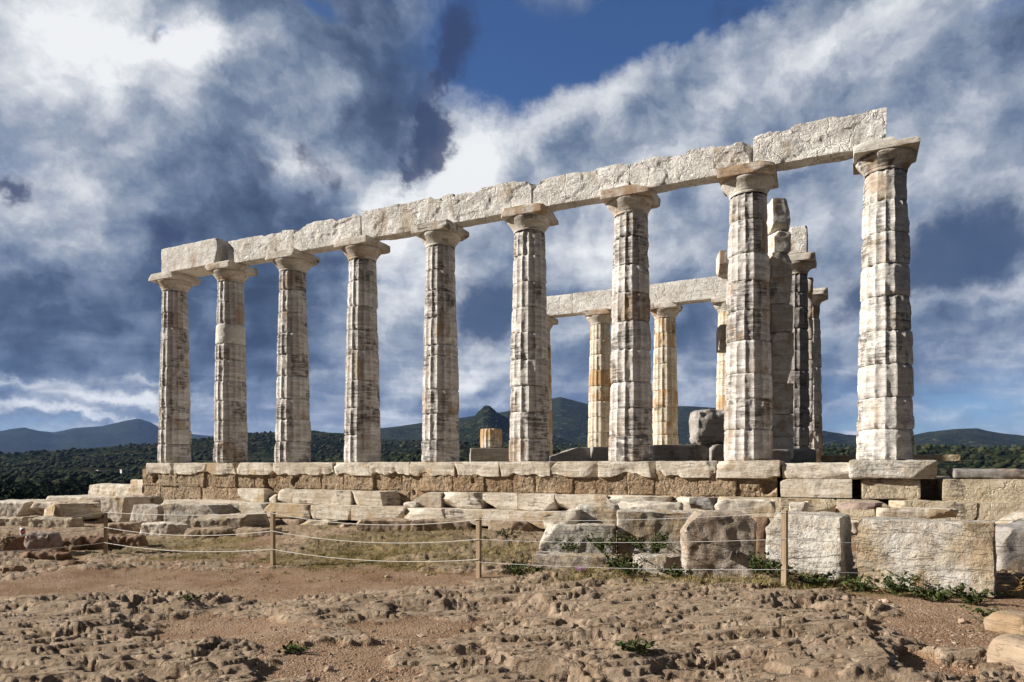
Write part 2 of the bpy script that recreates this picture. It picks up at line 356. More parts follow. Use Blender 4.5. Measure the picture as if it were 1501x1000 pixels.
def drum_mesh(r0, r1, hgt, seed, nfl=16, sub=10, dz=.028, wear=.5, flute=True, barrel=.02, chipamt=1.):
    nt_ = nfl * sub; nz = max(6, int(hgt / dz))
    th = np.arange(nt_) / nt_ * 2 * np.pi; zz = np.concatenate([[0, .012, .03], np.linspace(.05, hgt - .05, nz), [hgt - .03, hgt - .012, hgt]])
    TH, Z = np.meshgrid(th, zz, indexing='xy'); TH = TH.ravel(); Z = Z.ravel()
    rg = np.random.default_rng(seed); off = rg.uniform(-40, 40, 3); ph = rg.uniform(0, 1) * .12
    Rb = r0 + (r1 - r0) * Z / hgt
    C = np.stack([np.cos(TH) * .5, np.sin(TH) * .5, Z], -1)
    f = np.mod(TH / (2 * np.pi) * nfl + ph, 1.0)
    depth = (.074 if flute else .006) * Rb
    r = Rb - depth * (1 - (2 * f - 1) ** 2)
    wm = sst(fbm(C * 2.1 + off, 3, seed), .28 - .6 * wear, .62 - .6 * wear)
    rw = Rb - depth * (.30 + .35 * (1 - (2 * f - 1) ** 2)) - .006 + .022 * fbm(C * 3.2 + off + 5, 3, seed + 1)
    r = r * (1 - wm) + rw * wm
    e = np.minimum(Z, hgt - Z)
    ch = fbm(C * np.array([3.6, 3.6, 1.2]) + off + 11, 3, seed + 2)
    r -= np.exp(-e / .020) * (.015 + .055 * chipamt * np.maximum(0, ch + .06))
    r -= np.exp(-e / .09) * .07 * chipamt * np.maximum(0, ch - .12)
    r -= Rb * barrel * np.abs(2 * Z / hgt - 1) ** 4
    r += .006 * fbm(C * 11 + off, 4, seed + 3) + .007 * fbm(C * np.array([2, 2, 26]) + off, 3, seed + 4)
    gouge = fbm(C * np.array([2.6, 2.6, 2.0]) + off + 23, 2, seed + 6)
    r -= .10 * np.maximum(0, gouge - .36)
    n = len(zz)
    V = np.stack([np.cos(TH) * r, np.sin(TH) * r, Z], -1)
    V = np.concatenate([V, [[0, 0, .0], [0, 0, hgt]]])
    i = np.arange(n * nt_).reshape(n, nt_); j = np.roll(i, -1, 1)
    q = np.stack([i[:-1], j[:-1], j[1:], i[1:]], -1).reshape(-1, 4)
    b0 = np.stack([np.full(nt_, n * nt_), j[0], i[0]], -1); b1 = np.stack([np.full(nt_, n * nt_ + 1), i[-1], j[-1]], -1)
    return V, [q, np.concatenate([b0, b1])]
def echinus_mesh(rn, re, hgt, seed, nt_=72):
    prof = [(rn * .97, -.02), (rn, .0), (rn * 1.0, .02), (rn * .985, .028), (rn * 1.01, .036), (rn * 1.03, .06), (rn * 1.10, .10), (rn * 1.20, .15), (re * .93, .20), (re * .985, .235), (re, .26), (re * .99, hgt), (.0, hgt)]
    sc = hgt / .28
    rad = np.array([p[0] for p in prof]); z = np.array([min(p[1] * sc, hgt) for p in prof])
    th = np.arange(nt_) / nt_ * 2 * np.pi
    TH, K = np.meshgrid(th, np.arange(len(prof)), indexing='xy'); TH = TH.ravel(); K = K.ravel()
    r = rad[K]; Z = z[K]
    C = np.stack([np.cos(TH) * .5, np.sin(TH) * .5, Z], -1) + seed * 3.7
    r = r * (1 + .02 * fbm(C * 5, 3, seed) - .14 * np.maximum(0, fbm(C * 2.2 + 7, 3, seed + 2) - .12))
    V = np.stack([np.cos(TH) * r, np.sin(TH) * r, Z], -1)
    i = np.arange(len(V)).reshape(len(prof), nt_); j = np.roll(i, -1, 1)
    return V, np.stack([i[:-1], j[:-1], j[1:], i[1:]], -1).reshape(-1, 4)

def column(label, base, seed, group, H=6.02, rb=.505, rt=.375, mat=None, cmat=None, joints=None, sub=10, dz=.028, wear=.5, smooth_drum=None, capital=True, chips=1, yaw=YAW, upper=1., chipamt=1., drum_mats=None):
    t = thing('marble_column', label, 'column', base, yaw, group)
    rg = np.random.default_rng(seed)
    hc = .50 if capital else 0
    hs = H - hc
    if joints is None:
        n = 10; w = rg.uniform(.8, 1.25, n); joints = list(np.cumsum(w) / w.sum())
    zs = [0] + [j * hs for j in joints]
    rad = lambda z: rb + (rt - rb) * (z / (6.1 - .5)) + .012 * math.sin(math.pi * min(1, z / 5.6))
    for k in range(len(zs) - 1):
        z0, z1 = zs[k] + .002, zs[k + 1] - .002
        sc = rg.uniform(.985, 1.015); fl = not (smooth_drum == k)
        V, Fc = drum_mesh(rad(z0) * sc, rad(z1) * sc, z1 - z0, seed * 100 + k, sub=sub, dz=dz, wear=wear * rg.uniform(.6, 1.5) if fl else .1, flute=fl, barrel=rg.uniform(.003, .018), chipamt=chipamt)
        mm = drum_mats.get(k, mat or M_COL) if drum_mats else (mat or M_COL)
        d_ = mk('drum', V, Fc, mm if fl else M_ARCP, t, (rg.uniform(-.008, .008), rg.uniform(-.008, .008), z0), 0, sharp=38)
        if not fl: d_['label'] = 'smooth unfluted pale drum'
    if capital:
        V, Fc = echinus_mesh(rt * 1.02, .535, .29, seed)
        c = mk('capital', V, Fc, cmat or M_CAP, t, (0, 0, hs), 0, sharp=45)
        V, Fc = rock_shape((1.10, 1.10, .208), seed + 50, r=.022, rough=.008, low=.012, chips=chips + 2, chip=.13, res=.04)
        if chips == 3: V[:, 2] -= np.maximum(0, V[:, 2] + .02 - .10 * (V[:, 0] < .12) - .03 * fbm(V * 4, 3, 5)) * .75 * (V[:, 1] < .1)
        mk('abacus', V, Fc, cmat or M_CAP, c, (0, 0, .292 + .104), 0, sharp=40)
    return t

# ------------------------------------------------------------------ ground under and in front of the temple
CP = np.array([(-4, 4, -1.6), (0, 4, -1.56), (4, 4, -1.5), (0, 7, -1.62), (-5, 8, -1.74), (3.2, 7.8, -1.45), (4.6, 7.1, -1.34), (5.6, 6.9, -1.33), (4.3, 5.6, -1.46), (.8, 9.9, -1.62), (2.4, 8.6, -1.49), (-.5, 10.45, -1.73), (-4.2, 12.1, -1.79), (-8.6, 14.5, -1.95),
               (-10, 15.5, -1.9), (-3, 14, -1.66), (-2.5, 15.6, -1.42), (-5.5, 17.2, -1.47), (-8, 18.3, -1.62), (-12, 18.6, -1.62), (1, 14.0, -1.4), (4, 11.8, -1.25), (7, 10.4, -1.15), (9.5, 9.3, -1.1),
               (-14, 22, -1.6), (-14, 16, -1.9), (-11, 11, -1.9), (9, 6, -1.4), (-10, 6, -1.8), (-6, 15.2, -1.80), (0, 20, -1.4), (10, 16, -1.3), (-6, 30, -1.4), (10, 30, -1.4), (-20, 30, -1.7), (24, 24, -1.3), (24, 10, -1.2), (-24, 12, -2.0)])
def gbase(X, Y):
    X = np.asarray(X, np.float32); Y = np.asarray(Y, np.float32)
    w = np.zeros_like(X); s = np.zeros_like(X)
    for (cx_, cy_, cz_) in CP:
        sg = 1.15 if cy_ < 20 else 4.
        k = np.exp(-((X - cx_) ** 2 + (Y - cy_) ** 2) / (2 * sg * sg)) + 2e-3 / (1 + (X - cx_) ** 2 + (Y - cy_) ** 2) ** 1.5
        w += k; s += k * cz_
    z = s / w
    rr = np.hypot(X, Y)
    return z - 8 * sst(rr, 34, 95)
def on_base(px, py):
    """where the sight line through a photograph pixel meets the smooth ground"""
    Y = 5.
    for _ in range(60):
        z = float(gbase(np.array([(px - CX) / F * Y]), np.array([Y]))[0]); Y = .5 * Y + .5 * min(40, z * F / (HY - py))
    return (px - CX) / F * Y, Y
ROCKY = [(on_base(px, py), a, r) for px, py, a, r in (
    (60, 940, .40, .9), (230, 965, .34, .8), (360, 985, .25, .4), (200, 893, .30, 1.2), (60, 890, .2, 1.), (480, 890, .26, .9), (330, 918, -.34, .7), (420, 945, -.25, .4), (470, 975, -.38, .4),
    (450, 848, -.42, 1.9), (150, 850, -.30, 1.3), (560, 845, -.3, 1.0), (720, 868, .34, .8), (600, 925, -.34, .5), (560, 960, -.2, .4), (760, 960, .16, .6), (960, 930, .40, 1.0), (1120, 960, .42, .8), (900, 985, .3, .6),
    (1235, 930, .42, .42), (1220, 985, .42, .38), (1050, 890, .35, .9), (860, 890, .2, .7), (1395, 930, -.95, .42), (1370, 985, -.95, .26), (1420, 885, -.6, .7), (640, 800, .1, 2), (500, 785, .35, 1.2), (700, 780, .25, 1.0), (250, 772, .3, 1.5))]
GRASSY = [(on_base(px, py), a, r) for px, py, a, r in ((560, 800, .8, 2.4), (300, 812, .5, 1.6), (660, 780, .6, 1.6), (480, 770, .5, 1.5), (250, 800, .7, 1.8), (350, 775, .6, 1.6), (640, 822, .55, 1.2), (740, 810, .7, 1.0), (120, 800, .4, 1.), (870, 852, .7, .8), (1020, 862, .6, .8), (1180, 866, .8, .8), (1330, 876, .9, .7), (1430, 880, .9, .6), (930, 850, .6, .6))]
def ground_h(X, Y):
    X = np.asarray(X, np.float32); Y = np.asarray(Y, np.float32)
    P = np.stack([X, Y, np.zeros_like(X)], -1)
    z = gbase(X, Y)
    wx = fbm(P * 1.9, 4, 21) * .30; wy = fbm(P * 1.9 + 40, 4, 22) * .26
    Q = np.stack([(X + wx) * .42, (Y + wy) * .8, np.zeros_like(X)], -1)
    n = fbm(Q, 4, 3) * .55
    b = np.zeros_like(X) + .05
    for (c, a, r) in ROCKY: b += a * np.exp(-((X + wx - c[0]) ** 2 + (Y + wy - c[1]) ** 2) / (r * r))
    n = n + b + fbm(P * np.array([3, 6, 1]), 4, 5) * .09 + fbm(P * np.array([1.6, 3.4, 1]), 4, 6) * .16
    far = 1 - sst(Y, 12, 17) * .55
    rk = sst(n, -.06, .06); rk2 = sst(n, .17, .205); rk3 = sst(n, .36, .40)
    fine = fbm(P * 13, 4, 14, .6)
    ter = (fbm(P * np.array([.50, 1.9, 1]) + np.stack([wx, wy, 0 * wx], -1) * .8, 4, 8, .48) + 1) * 4.6 + .13 * fbm(P * np.array([4, 9, 1]), 5, 19, .62)
    fr = ter - np.floor(ter); ter = (np.floor(ter) + sst(fr, .0, .12) * .85 + .15 * fr) / 4.6 - 1
    rough = fbm(P * np.array([1.6, 4.5, 1]), 4, 10, .45)
    pit = sst(fbm(P * np.array([.8, 4.2, 1]) + 31, 6, 12, .62), .25, .29)
    z = z + far * (rk * .035 + rk2 * .050 + rk3 * .045 + rk * (.150 * ter + .005 * rough + .005 * fine) - rk * .045 * np.exp(-(fbm(P * np.array([.8, 2.3, 1]) + np.stack([wy, wx, 0 * wx], -1), 4, 23, .6) / .022) ** 2) - rk * pit * .07)
    z = z + (1 - rk) * (.02 * fbm(P * .9, 3, 15) + .014 * fbm(P * 4, 3, 16) + .006 * fine)
    g = np.zeros_like(X)
    for (c, a, r) in GRASSY: g = np.maximum(g, a * np.exp(-((X - c[0]) ** 2 + ((Y - c[1]) * 1.1) ** 2) / (r * r)))
    g = np.clip(g * 1.75 + fbm(P * 1.7 + 60, 4, 18) * .6 - .12, 0, 1) * (1 - .40 * rk)
    g *= sst(Y + .25 * X, 8.2, 8.9)
    return z, rk, g
def gz(X, Y): return float(ground_h(np.array([X]), np.array([Y]))[0][0])

def ground_mat():
    m, t, b = new_mat("rocky_ground")
    geo = t.n('ShaderNodeNewGeometry'); pos = geo.outputs['Position']
    rk = t.n('ShaderNodeAttribute', attribute_name='rock').outputs['Fac']; gr = t.n('ShaderNodeAttribute', attribute_name='grass').outputs['Fac']
    big = t.noise(pos, 1.1, 5, .6); fine = t.noise(pos, 24, 5, .65); mid = t.noise(pos, 6, 5, .6)
    wob = t.v('ADD', pos, t.scale(t.noise(pos, 30, 3, .6, col=True), .03)); peb = t.voro(wob, 58, out='Color'); pebd = t.voro(wob, 58)
    pebv = t.sep(peb)[0]
    soil = t.mix(t.ss(big, .35, .65), (.215, .128, .075), (.295, .198, .125))
    soil = t.mix(t.m('MULTIPLY', t.ss(pebv, .60, .95, 0, .75), t.ss(t.noise(pos, 1.6, 5, .65), .40, .62)), soil, (.42, .33, .25))
    soil = t.mix(t.ss(fine, .5, .7, 0, .5), soil, (.15, .085, .05))
    rkc = t.mix(t.ss(mid, .36, .64), (.300, .215, .142), (.440, .340, .245))
    rkc = t.mix(t.ss(t.noise(pos, 2.3, 6, .65), .54, .68, 0, .6), rkc, (.20, .145, .11))
    rkc = t.mix(t.ss(fine, .52, .70, 0, .6), rkc, (.17, .12, .09))
    rkf = t.ss(t.m('ADD', rk, t.m('MULTIPLY', t.m('SUBTRACT', mid, .5), .7)), .3, .6)
    c = t.mix(rkf, soil, rkc)
    gc = t.mix(t.ss(t.noise(pos, 9, 4, .6), .4, .62), (.10, .095, .03), (.27, .20, .085))
    c = t.mix(t.ss(t.m('ADD', gr, t.m('MULTIPLY', t.m('SUBTRACT', mid, .5), .8)), .10, .6, 0, .65), c, gc)
    t.put(b.inputs['Base Color'], c)
    crk = t.voro(t.mapv(t.v('ADD', pos, t.scale(t.noise(pos, 4, 5, .7, col=True), .30)), (.6, 1.3, 1)), 2.6, 'DISTANCE_TO_EDGE')
    crk = t.m('MULTIPLY', t.ss(crk, 0., .035, 1, 0), rkf)
    c = t.mix(t.m('MULTIPLY', crk, .8), c, (.07, .048, .032))
    t.put(b.inputs['Base Color'], c)
    h = t.m('ADD', t.m('MULTIPLY', fine, .8), t.m('MULTIPLY', t.m('SUBTRACT', 1.0, pebd), t.m('SUBTRACT', .8, t.m('MULTIPLY', rkf, .6))))
    h = t.m('SUBTRACT', h, t.m('MULTIPLY', crk, .5))
    grit = t.noise(t.mapv(pos, (1, 1.6, 1)), 11, 12, .74)
    h = t.m('ADD', h, t.m('MULTIPLY', t.m('MULTIPLY', grit, rkf), 2.2))
    hole = t.m('MULTIPLY', t.ss(t.noise(t.mapv(pos, (1, 1.5, 1)), 17, 5, .6), .60, .66), rkf)
    h = t.m('SUBTRACT', h, t.m('MULTIPLY', hole, .4))
    c = t.mix(t.m('MULTIPLY', t.ss(grit, .44, .60, 1, 0), t.m('MULTIPLY', rkf, .30)), c, (.17, .12, .08))
    t.put(b.inputs['Base Color'], c)
    h = t.m('ADD', h, t.m('MULTIPLY', mid, .9))
    t.put(b.inputs['Normal'], t.bump(h, .75, .022))
    b.inputs['Specular IOR Level'].default_value = .1
    return m
M_GROUND = ground_mat()
def build_ground():
    k = np.linspace(-1.2, 1.2, 1250)
    Ys = np.concatenate([1 / np.linspace(1 / 2.2, 1 / 21, 640), np.geomspace(21.4, 46, 50)])
    KK, YY = np.meshgrid(k, Ys, indexing='xy'); X = (KK * YY).ravel(); Y = YY.ravel()
    z, rk, g = ground_h(X, Y)
    i = np.arange(len(X)).reshape(len(Ys), len(k))
    q = np.stack([i[:-1, :-1], i[:-1, 1:], i[1:, 1:], i[1:, :-1]], -1).reshape(-1, 4)
    o = mk('ground', np.stack([X, Y, z], -1), q, M_GROUND, attrs={'rock': rk, 'grass': g})
    tag(o, kind='structure')
build_ground()

# ------------------------------------------------------------------ far land: valley and hills out to the horizon
RIDGES = [  # distance, slope length, [(photograph x, skyline y)...]
    (6200, 2300, [(-400, 640), (0, 632), (40, 629), (78, 634), (112, 628), (150, 626), (185, 618), (203, 615), (218, 619), (240, 631), (262, 640), (280, 637), (330, 641), (420, 646), (700, 650), (1600, 650), (1900, 650)]),
    (1250, 900, [(-400, 676), (0, 668), (100, 664), (150, 659), (230, 651), (330, 642), (400, 639), (460, 637), (500, 640), (560, 646), (640, 650), (1500, 660), (1900, 660)]),
    (1500, 500, [(-400, 690), (400, 690), (560, 660), (620, 648), (670, 625), (690, 614), (703, 606), (709, 602), (717, 601), (724, 604), (736, 610), (752, 618), (780, 632), (860, 655), (1100, 680), (1900, 690)]),
    (2600, 1100, [(-400, 690), (300, 655), (470, 640), (560, 629), (620, 622), (690, 612), (740, 605), (790, 592), (822, 584), (840, 588), (868, 596), (905, 600), (950, 597), (1000, 598), (1060, 600), (1130, 612), (1200, 632), (1240, 640), (1310, 641), (1345, 637), (1400, 630), (1432, 628), (1470, 636), (1510, 642), (1900, 650)]),
    (520, 260, [(-400, 700), (440, 692), (500, 672), (560, 670), (610, 662), (660, 652), (720, 654), (800, 662), (860, 668), (1000, 670), (1060, 668), (1200, 660), (1300, 662), (1340, 657), (1420, 660), (1501, 662), (1900, 668)])]
def far_h(AZ, r):
    k = np.tan(np.clip(AZ, -1.35, 1.35)); px = CX + F * k; cosz = np.cos(AZ)
    X = np.sin(AZ) * r; Y = np.cos(AZ) * r
    P = np.stack([X, Y, np.zeros_like(X)], -1)
    base = -2.6 - 5.5 * sst(r, 38, 110) + 2.0 * fbm(P / 90, 3, 30) * sst(r, 60, 200)
    out = base.copy()
    for j, (r0, w, sk) in enumerate(RIDGES):
        sk = np.array(sk, float)
        ys = np.interp(px, sk[:, 0], sk[:, 1]); top = (HY - ys) / F * (r0 * cosz)
        rise = sst(r, r0 - w, r0); fall = 1 - .6 * sst(r, r0, r0 + w * 1.4)
        nz = fbm(P / (w * .16) + j * 7, 5, 33 + j)
        hgt = base + (top - base) * rise * fall + nz * w * .022 * rise * (1 - .75 * sst(r, r0 - w * .25, r0))
        out = np.maximum(out, hgt)
    crag = sst(np.abs(px - 713), 20, 6) * sst(np.abs(r - 1500), 170, 40)
    out += crag * (6 + 12 * fbm(P / 22, 4, 50))
    return out
def hill_mat():
    m, t, b = new_mat("scrub_hillside")
    pos = t.n('ShaderNodeNewGeometry').outputs['Position']
    n1 = t.noise(pos, .006, 5, .6); n2 = t.noise(pos, .05, 5, .65); n3 = t.noise(pos, .35, 4, .65)
    cell = t.voro(pos, .18)
    c = t.mix(t.ss(n1, .38, .62), (.010, .014, .008), (.024, .030, .014))  # greens kept very dark, standing in for cloud shadow over the hills
    c = t.mix(t.ss(t.m('ADD', t.m('MULTIPLY', n2, .6), t.m('MULTIPLY', n3, .4)), .50, .64, 0, .85), c, (.13, .115, .065))
    c = t.mix(t.ss(cell, .15, .55), tuple([.010, .018, .009]), c)
    z = t.sep(pos)[2]
    t.put(b.inputs['Base Color'], c)
    h = t.m('ADD', t.m('MULTIPLY', t.m('SUBTRACT', 1.0, cell), 1.0), n3)
    t.put(b.inputs['Normal'], t.bump(h, .9, 3.0))
    b.inputs['Specular IOR Level'].default_value = 0.0; b.inputs['Roughness'].default_value = 1
    return m
M_HILL = hill_mat()
def build_far():
    az = np.linspace(-1.2, 1.2, 900); r = np.geomspace(24, 7400, 330)
    A, RR = np.meshgrid(az, r, indexing='xy'); A = A.ravel(); RR = RR.ravel()
    z = far_h(A, RR)
    V = np.stack([np.sin(A) * RR, np.cos(A) * RR, z], -1)
    i = np.arange(len(A)).reshape(len(r), len(az))
    q = np.stack([i[:-1, :-1], i[:-1, 1:], i[1:, 1:], i[1:, :-1]], -1).reshape(-1, 4)
    tag(mk('hills', V, q, M_HILL), kind='structure')
    # the plateau behind and beside the photographer
    a2 = np.linspace(0, 2 * np.pi, 97); r2 = np.array([0., 6, 15, 30, 60, 150, 600, 3000, 7400])
    A2, R2 = np.meshgrid(a2, r2, indexing='xy'); A2 = A2.ravel(); R2 = R2.ravel()
    z2 = np.interp(R2, [0, 30, 60, 150, 600, 7400], [-2.9, -2.9, -5, -12, -30, -60])
    i = np.arange(len(A2)).reshape(len(r2), len(a2))
    q = np.stack([i[:-1, :-1], i[:-1, 1:], i[1:, 1:], i[1:, :-1]], -1).reshape(-1, 4)
    tag(mk('terrain', np.stack([np.cos(A2) * R2, np.sin(A2) * R2, z2], -1), q[:, ::-1], M_HILL), kind='structure')
build_far()

# ------------------------------------------------------------------ temple platform
plat = thing('temple_platform', 'long stepped stone platform carrying the ruined temple, brown rubble face under pale slabs', 'platform', T(0, 0, -1.4), YAW)
PZ = -1.4                                              # the platform's own origin height
def pl(s, tt, z): return (s, tt, z - PZ)
def foundation_wall():
    s0, s1, z0, z1 = -.78, 18.25, -1.05, -.04
    ns, nz = 1500, 70
    s = np.linspace(s0, s1, ns); z = np.linspace(z0, z1, nz)
    SS, ZZ = np.meshgrid(s, z, indexing='xy'); SS = SS.ravel(); ZZ = ZZ.ravel()
    P = np.stack([SS, np.zeros_like(SS), ZZ], -1)
    sw = SS + .03 * fbm(P * 5, 3, 61); zw = ZZ + .03 * fbm(P * 4 + 9, 3, 62)
    t_ = np.full_like(SS, -.60)
    rg = np.random.default_rng(5)
    jd = np.full_like(SS, 9.)
    for (za, zb, wmin, wmax) in ((-.60, .05, .45, 1.05), (-1.1, -.60, .6, 1.3)):
        cur = s0; inb = (zw >= za) & (zw < zb)
        jd = np.where(inb, np.minimum(jd, np.minimum(np.abs(zw - za), np.abs(zw - zb) + .3 * (zb > -.2))), jd)
        while cur < s1:
            w = rg.uniform(wmin, wmax); m_ = inb & (sw >= cur) & (sw < cur + w)
            t_ = np.where(m_, t_ + rg.uniform(-.035, .035), t_)
            jd = np.where(m_, np.minimum(jd, np.minimum(np.abs(sw - cur), np.abs(sw - cur - w))), jd); cur += w
    t_ += (.022 * np.exp(-(jd / .014) ** 2) + .008 * np.exp(-(jd / .07) ** 2)) * (.35 + 1.1 * np.clip(fbm(P * 1.1 + 3, 3, 69) + .4, 0, 1))
    t_ += .035 * fbm(P * 3.2, 4, 63) + .022 * fbm(P * 11, 4, 64, .6)
    t_ += .16 * sst(fbm(P * 1.4 + 4, 3, 65), .34, .46)
    V = np.stack([SS, t_, ZZ - PZ], -1)
    i = np.arange(len(SS)).reshape(nz, ns)
    q = np.stack([i[:-1, :-1], i[:-1, 1:], i[1:, 1:], i[1:, :-1]], -1).reshape(-1, 4)
    n0 = len(V)                                         # close it backwards so that it is a solid course
    B = np.array([[s0, .3, z0 - PZ], [s1, .3, z0 - PZ], [s1, .3, z1 - PZ], [s0, .3, z1 - PZ]])
    V = np.concatenate([V, B])
    top = np.stack([i[-1, :-1], i[-1, 1:], np.full(ns - 1, n0 + 2)], -1)
    lf = np.stack([i[1:, 0], i[:-1, 0], np.full(nz - 1, n0)], -1); rt = np.stack([i[:-1, -1], i[1:, -1], np.full(nz - 1, n0 + 1)], -1)
    ext = np.array([[i[0, 0], n0, n0 + 3], [i[-1, 0], n0 + 3, n0 + 3 - 0]])[:1]
    tri = np.concatenate([top, lf[:, ::-1], rt[:, ::-1]])
    mk('foundation_wall', V, [q, tri, np.array([[n0 + 1, n0, n0 + 3, n0 + 2]])], M_POROS, plat, sharp=50)
foundation_wall()
V, Fc = boxgrid(10.95, 6.0, .58, 1.0); mk('rubble_core', V + np.array([10.25, 6.32, .59 + .0]), Fc, M_POROS, plat, smooth=False)
for fa, fb, ta, tb in ((-.72, 18.15, .49, 2.50), (-.72, 19.15, 2.504, 12.3)):
    V, Fc = rock_shape((fb - fa, tb - ta, .338), int(tb * 10), r=.02, rough=.006, low=.008, res=.25); mk('inner_floor', V, Fc, M_POROSP, plat, pl((fa + fb) / 2, (ta + tb) / 2, -.222 + .169), 0, sharp=40)
edges = [214, 254, 302, 346, 400, 487, 541, 600, 666, 731, 806, 876, 961, 1049, 1143]
for k in range(len(edges) - 1):
    a, b_ = s_at(edges[k], -.68), s_at(edges[k + 1], -.68)
    if edges[k] == 214: a -= .0
    rg = np.random.default_rng(900 + k)
    L = b_ - a - .008
    V, Fc = rock_shape((L, 1.15, .348), 900 + k, r=.010, rough=.010, low=.016, chips=4, chip=.13, res=.03)
    lowf = sst(-V[:, 2] / .174, -.55, .9) * sst(-V[:, 1], .0, .45)       # undersides broken away in scallops
    sc_ = np.maximum(0, fbm(np.stack([V[:, 0] * 1.5 + 7.7 * k, V[:, 1] * .5, 0 * V[:, 0]], -1), 4, 950 + k) + .02)
    V[:, 2] += lowf * np.minimum(.17, rg.uniform(.10, .40) * sc_); V[:, 1] += lowf * .10 * sc_
    mk('stylobate_slab', V, Fc, M_SLAB, plat, pl((a + b_) / 2, -.105, -.205 + .16), 0, sharp=40)
# steps: the lowest course is continuous, the course above it survives in part
rg = np.random.default_rng(77)
cur = s_at(236, -1.55)
while cur < 22.5:
    L = rg.uniform(1.05, 1.75)
    V, Fc = rock_shape((L - .006, 1.0, .35), int(cur * 91) + 3, r=.008, rough=.009, low=.012, chips=4, chip=.16, res=.04)
    mk('step_slab', V, Fc, M_SLAB, plat, pl(cur + L / 2, -1.05 + rg.uniform(-.012, .012), -.97 - .175), 0, sharp=40)
    cur += L
cur = s_at(380, -1.7)
while cur < 22.5:
    L = rg.uniform(.7, 1.6)
    V, Fc = rock_shape((L - .02, .8, .50), int(cur * 53) + 5, r=.03, rough=.035, low=.07, chips=6, chip=.20, res=.035)
    mk('footing_stone', V, Fc, M_TAN if rg.uniform() < .5 else M_SLAB, plat, pl(cur + L / 2, -1.40 + rg.uniform(-.12, .05), -1.325 - .27 - rg.uniform(0, .05)), rg.uniform(-.05, .05), sharp=40)
    cur += L
cur = s_at(645, -1.08)
while cur < 22.5:
    L = rg.uniform(.85, 1.5)
    V, Fc = rock_shape((L - .01, .62, .362), int(cur * 77) + 9, r=.010, rough=.012, low=.020, chips=5, chip=.22, res=.04)
    mk('step_block', V, Fc, M_SLAB if cur < 17 else M_POROSP, plat, pl(cur + L / 2, -.80 + rg.uniform(-.03, .03), -.965 + .181), 0, sharp=40)
    cur += L
# right of the front row: the course that runs on under the open floor
for a, b_ in ((21.05, 22.9), (22.906, 24.6), (24.606, 26.4)):
    V, Fc = rock_shape((b_ - a - .006, 6.0, .40), int(a * 10), r=.02, rough=.008, low=.012, chips=2, chip=.1, res=.06)
    mk('floor_block', V, Fc, M_POROSP, plat, pl((a + b_) / 2, 2.45, -.61 + .2), 0, sharp=40)

# white blocks that remain of the second step, each loose on the lowest course
def on_step(px0, px1, label, seed, hgt=.36, tt=-.86, dep=.50, tilt=(0, 0), mat=None, z=-.97, dyaw=0, **k):
    a, b_ = s_at(px0, tt - dep / 2), s_at(px1, tt - dep / 2)
    o = rock('marble_block', (b_ - a, dep, hgt), T((a + b_) / 2, tt, z), YAW + dyaw, mat or M_SLAB, seed, tilt=tilt, **{**dict(r=.012, rough=.012, low=.02, chips=4, chip=.16, res=.035), **k})
    return tag(o, label, 'stone block', 'loose blocks of the platform steps')
on_step(349, 387, 'small pale step block below the brown wall, leftmost of the loose step blocks', 301)
on_step(390, 404, 'narrow low stub of stone beside the small pale step block', 302, hgt=.22)
on_step(405, 430, 'tilted rounded chunk leaning by the left end of the long white step block', 303, tilt=(.1, .22), hgt=.34, r=.08)
on_step(428, 514, 'longest white step block with a slanting top edge under the third and fourth columns', 304, chips=1)
on_step(515, 570, 'white step block with a broken right end beside the dark gap in the steps', 305, planes=[((1, -.5, .2), .42)])
on_step(606, 644, 'angular white step block standing alone right of the dark gap in the steps', 306, planes=[((-.5, 0, 1), .17)], dyaw=.1)
on_step(590, 608, 'flat pale stone lying at the foot of the lone angular step block', 307, hgt=.12, tt=-1.15, dep=.35, r=.05)

# the two stacked blocks and the pier at the right end of the front row
a, b_ = s_at(1145, -.62), s_at(1246, -.62)
o = rock('marble_block', (b_ - a - .02, .9, .30), T((a + b_) / 2, -.17, -.22), YAW, M_SLAB, 311, r=.03, rough=.012, low=.02, chips=4, chip=.16, res=.035); tag(o, 'rough pale slab on top of the banded block between the last two front columns', 'stone block')
o = rock('marble_block', (b_ - a + .05, .9, .36), T((a + b_) / 2 + .01, -.18, -.585), YAW, M_SLAB, 312, r=.012, rough=.006, low=.008, chips=1, chip=.08, res=.04); tag(o, 'smooth banded pale block under the rough slab, left of the dark gap', 'stone block')
o = rock('pier_block', (.98, 1.0, .395), T(20.22, -.06, -.604), YAW, M_POROSP, 313, r=.04, rough=.018, low=.03, chips=2, chip=.14, res=.035); tag(o, 'square yellowish pitted block at the bottom of the rightmost front column', 'stone block')
o = rock('pier_slab', (1.42, 1.35, .335), T(20.26, -.02, -.208), YAW, M_BLK, 314, r=.035, rough=.022, low=.05, chips=7, chip=.30, res=.03); tag(o, 'thick worn marble slab directly under the rightmost front column', 'stone slab')
o = rock('marble_block', (1.15, .55, .17), T(21.75, -.25, -.206), YAW + .1, M_GREY, 315, r=.06, rough=.015, low=.03, chips=3, chip=.14, res=.04); tag(o, 'flat dark grey slab on the floor right of the rightmost front column', 'stone slab')

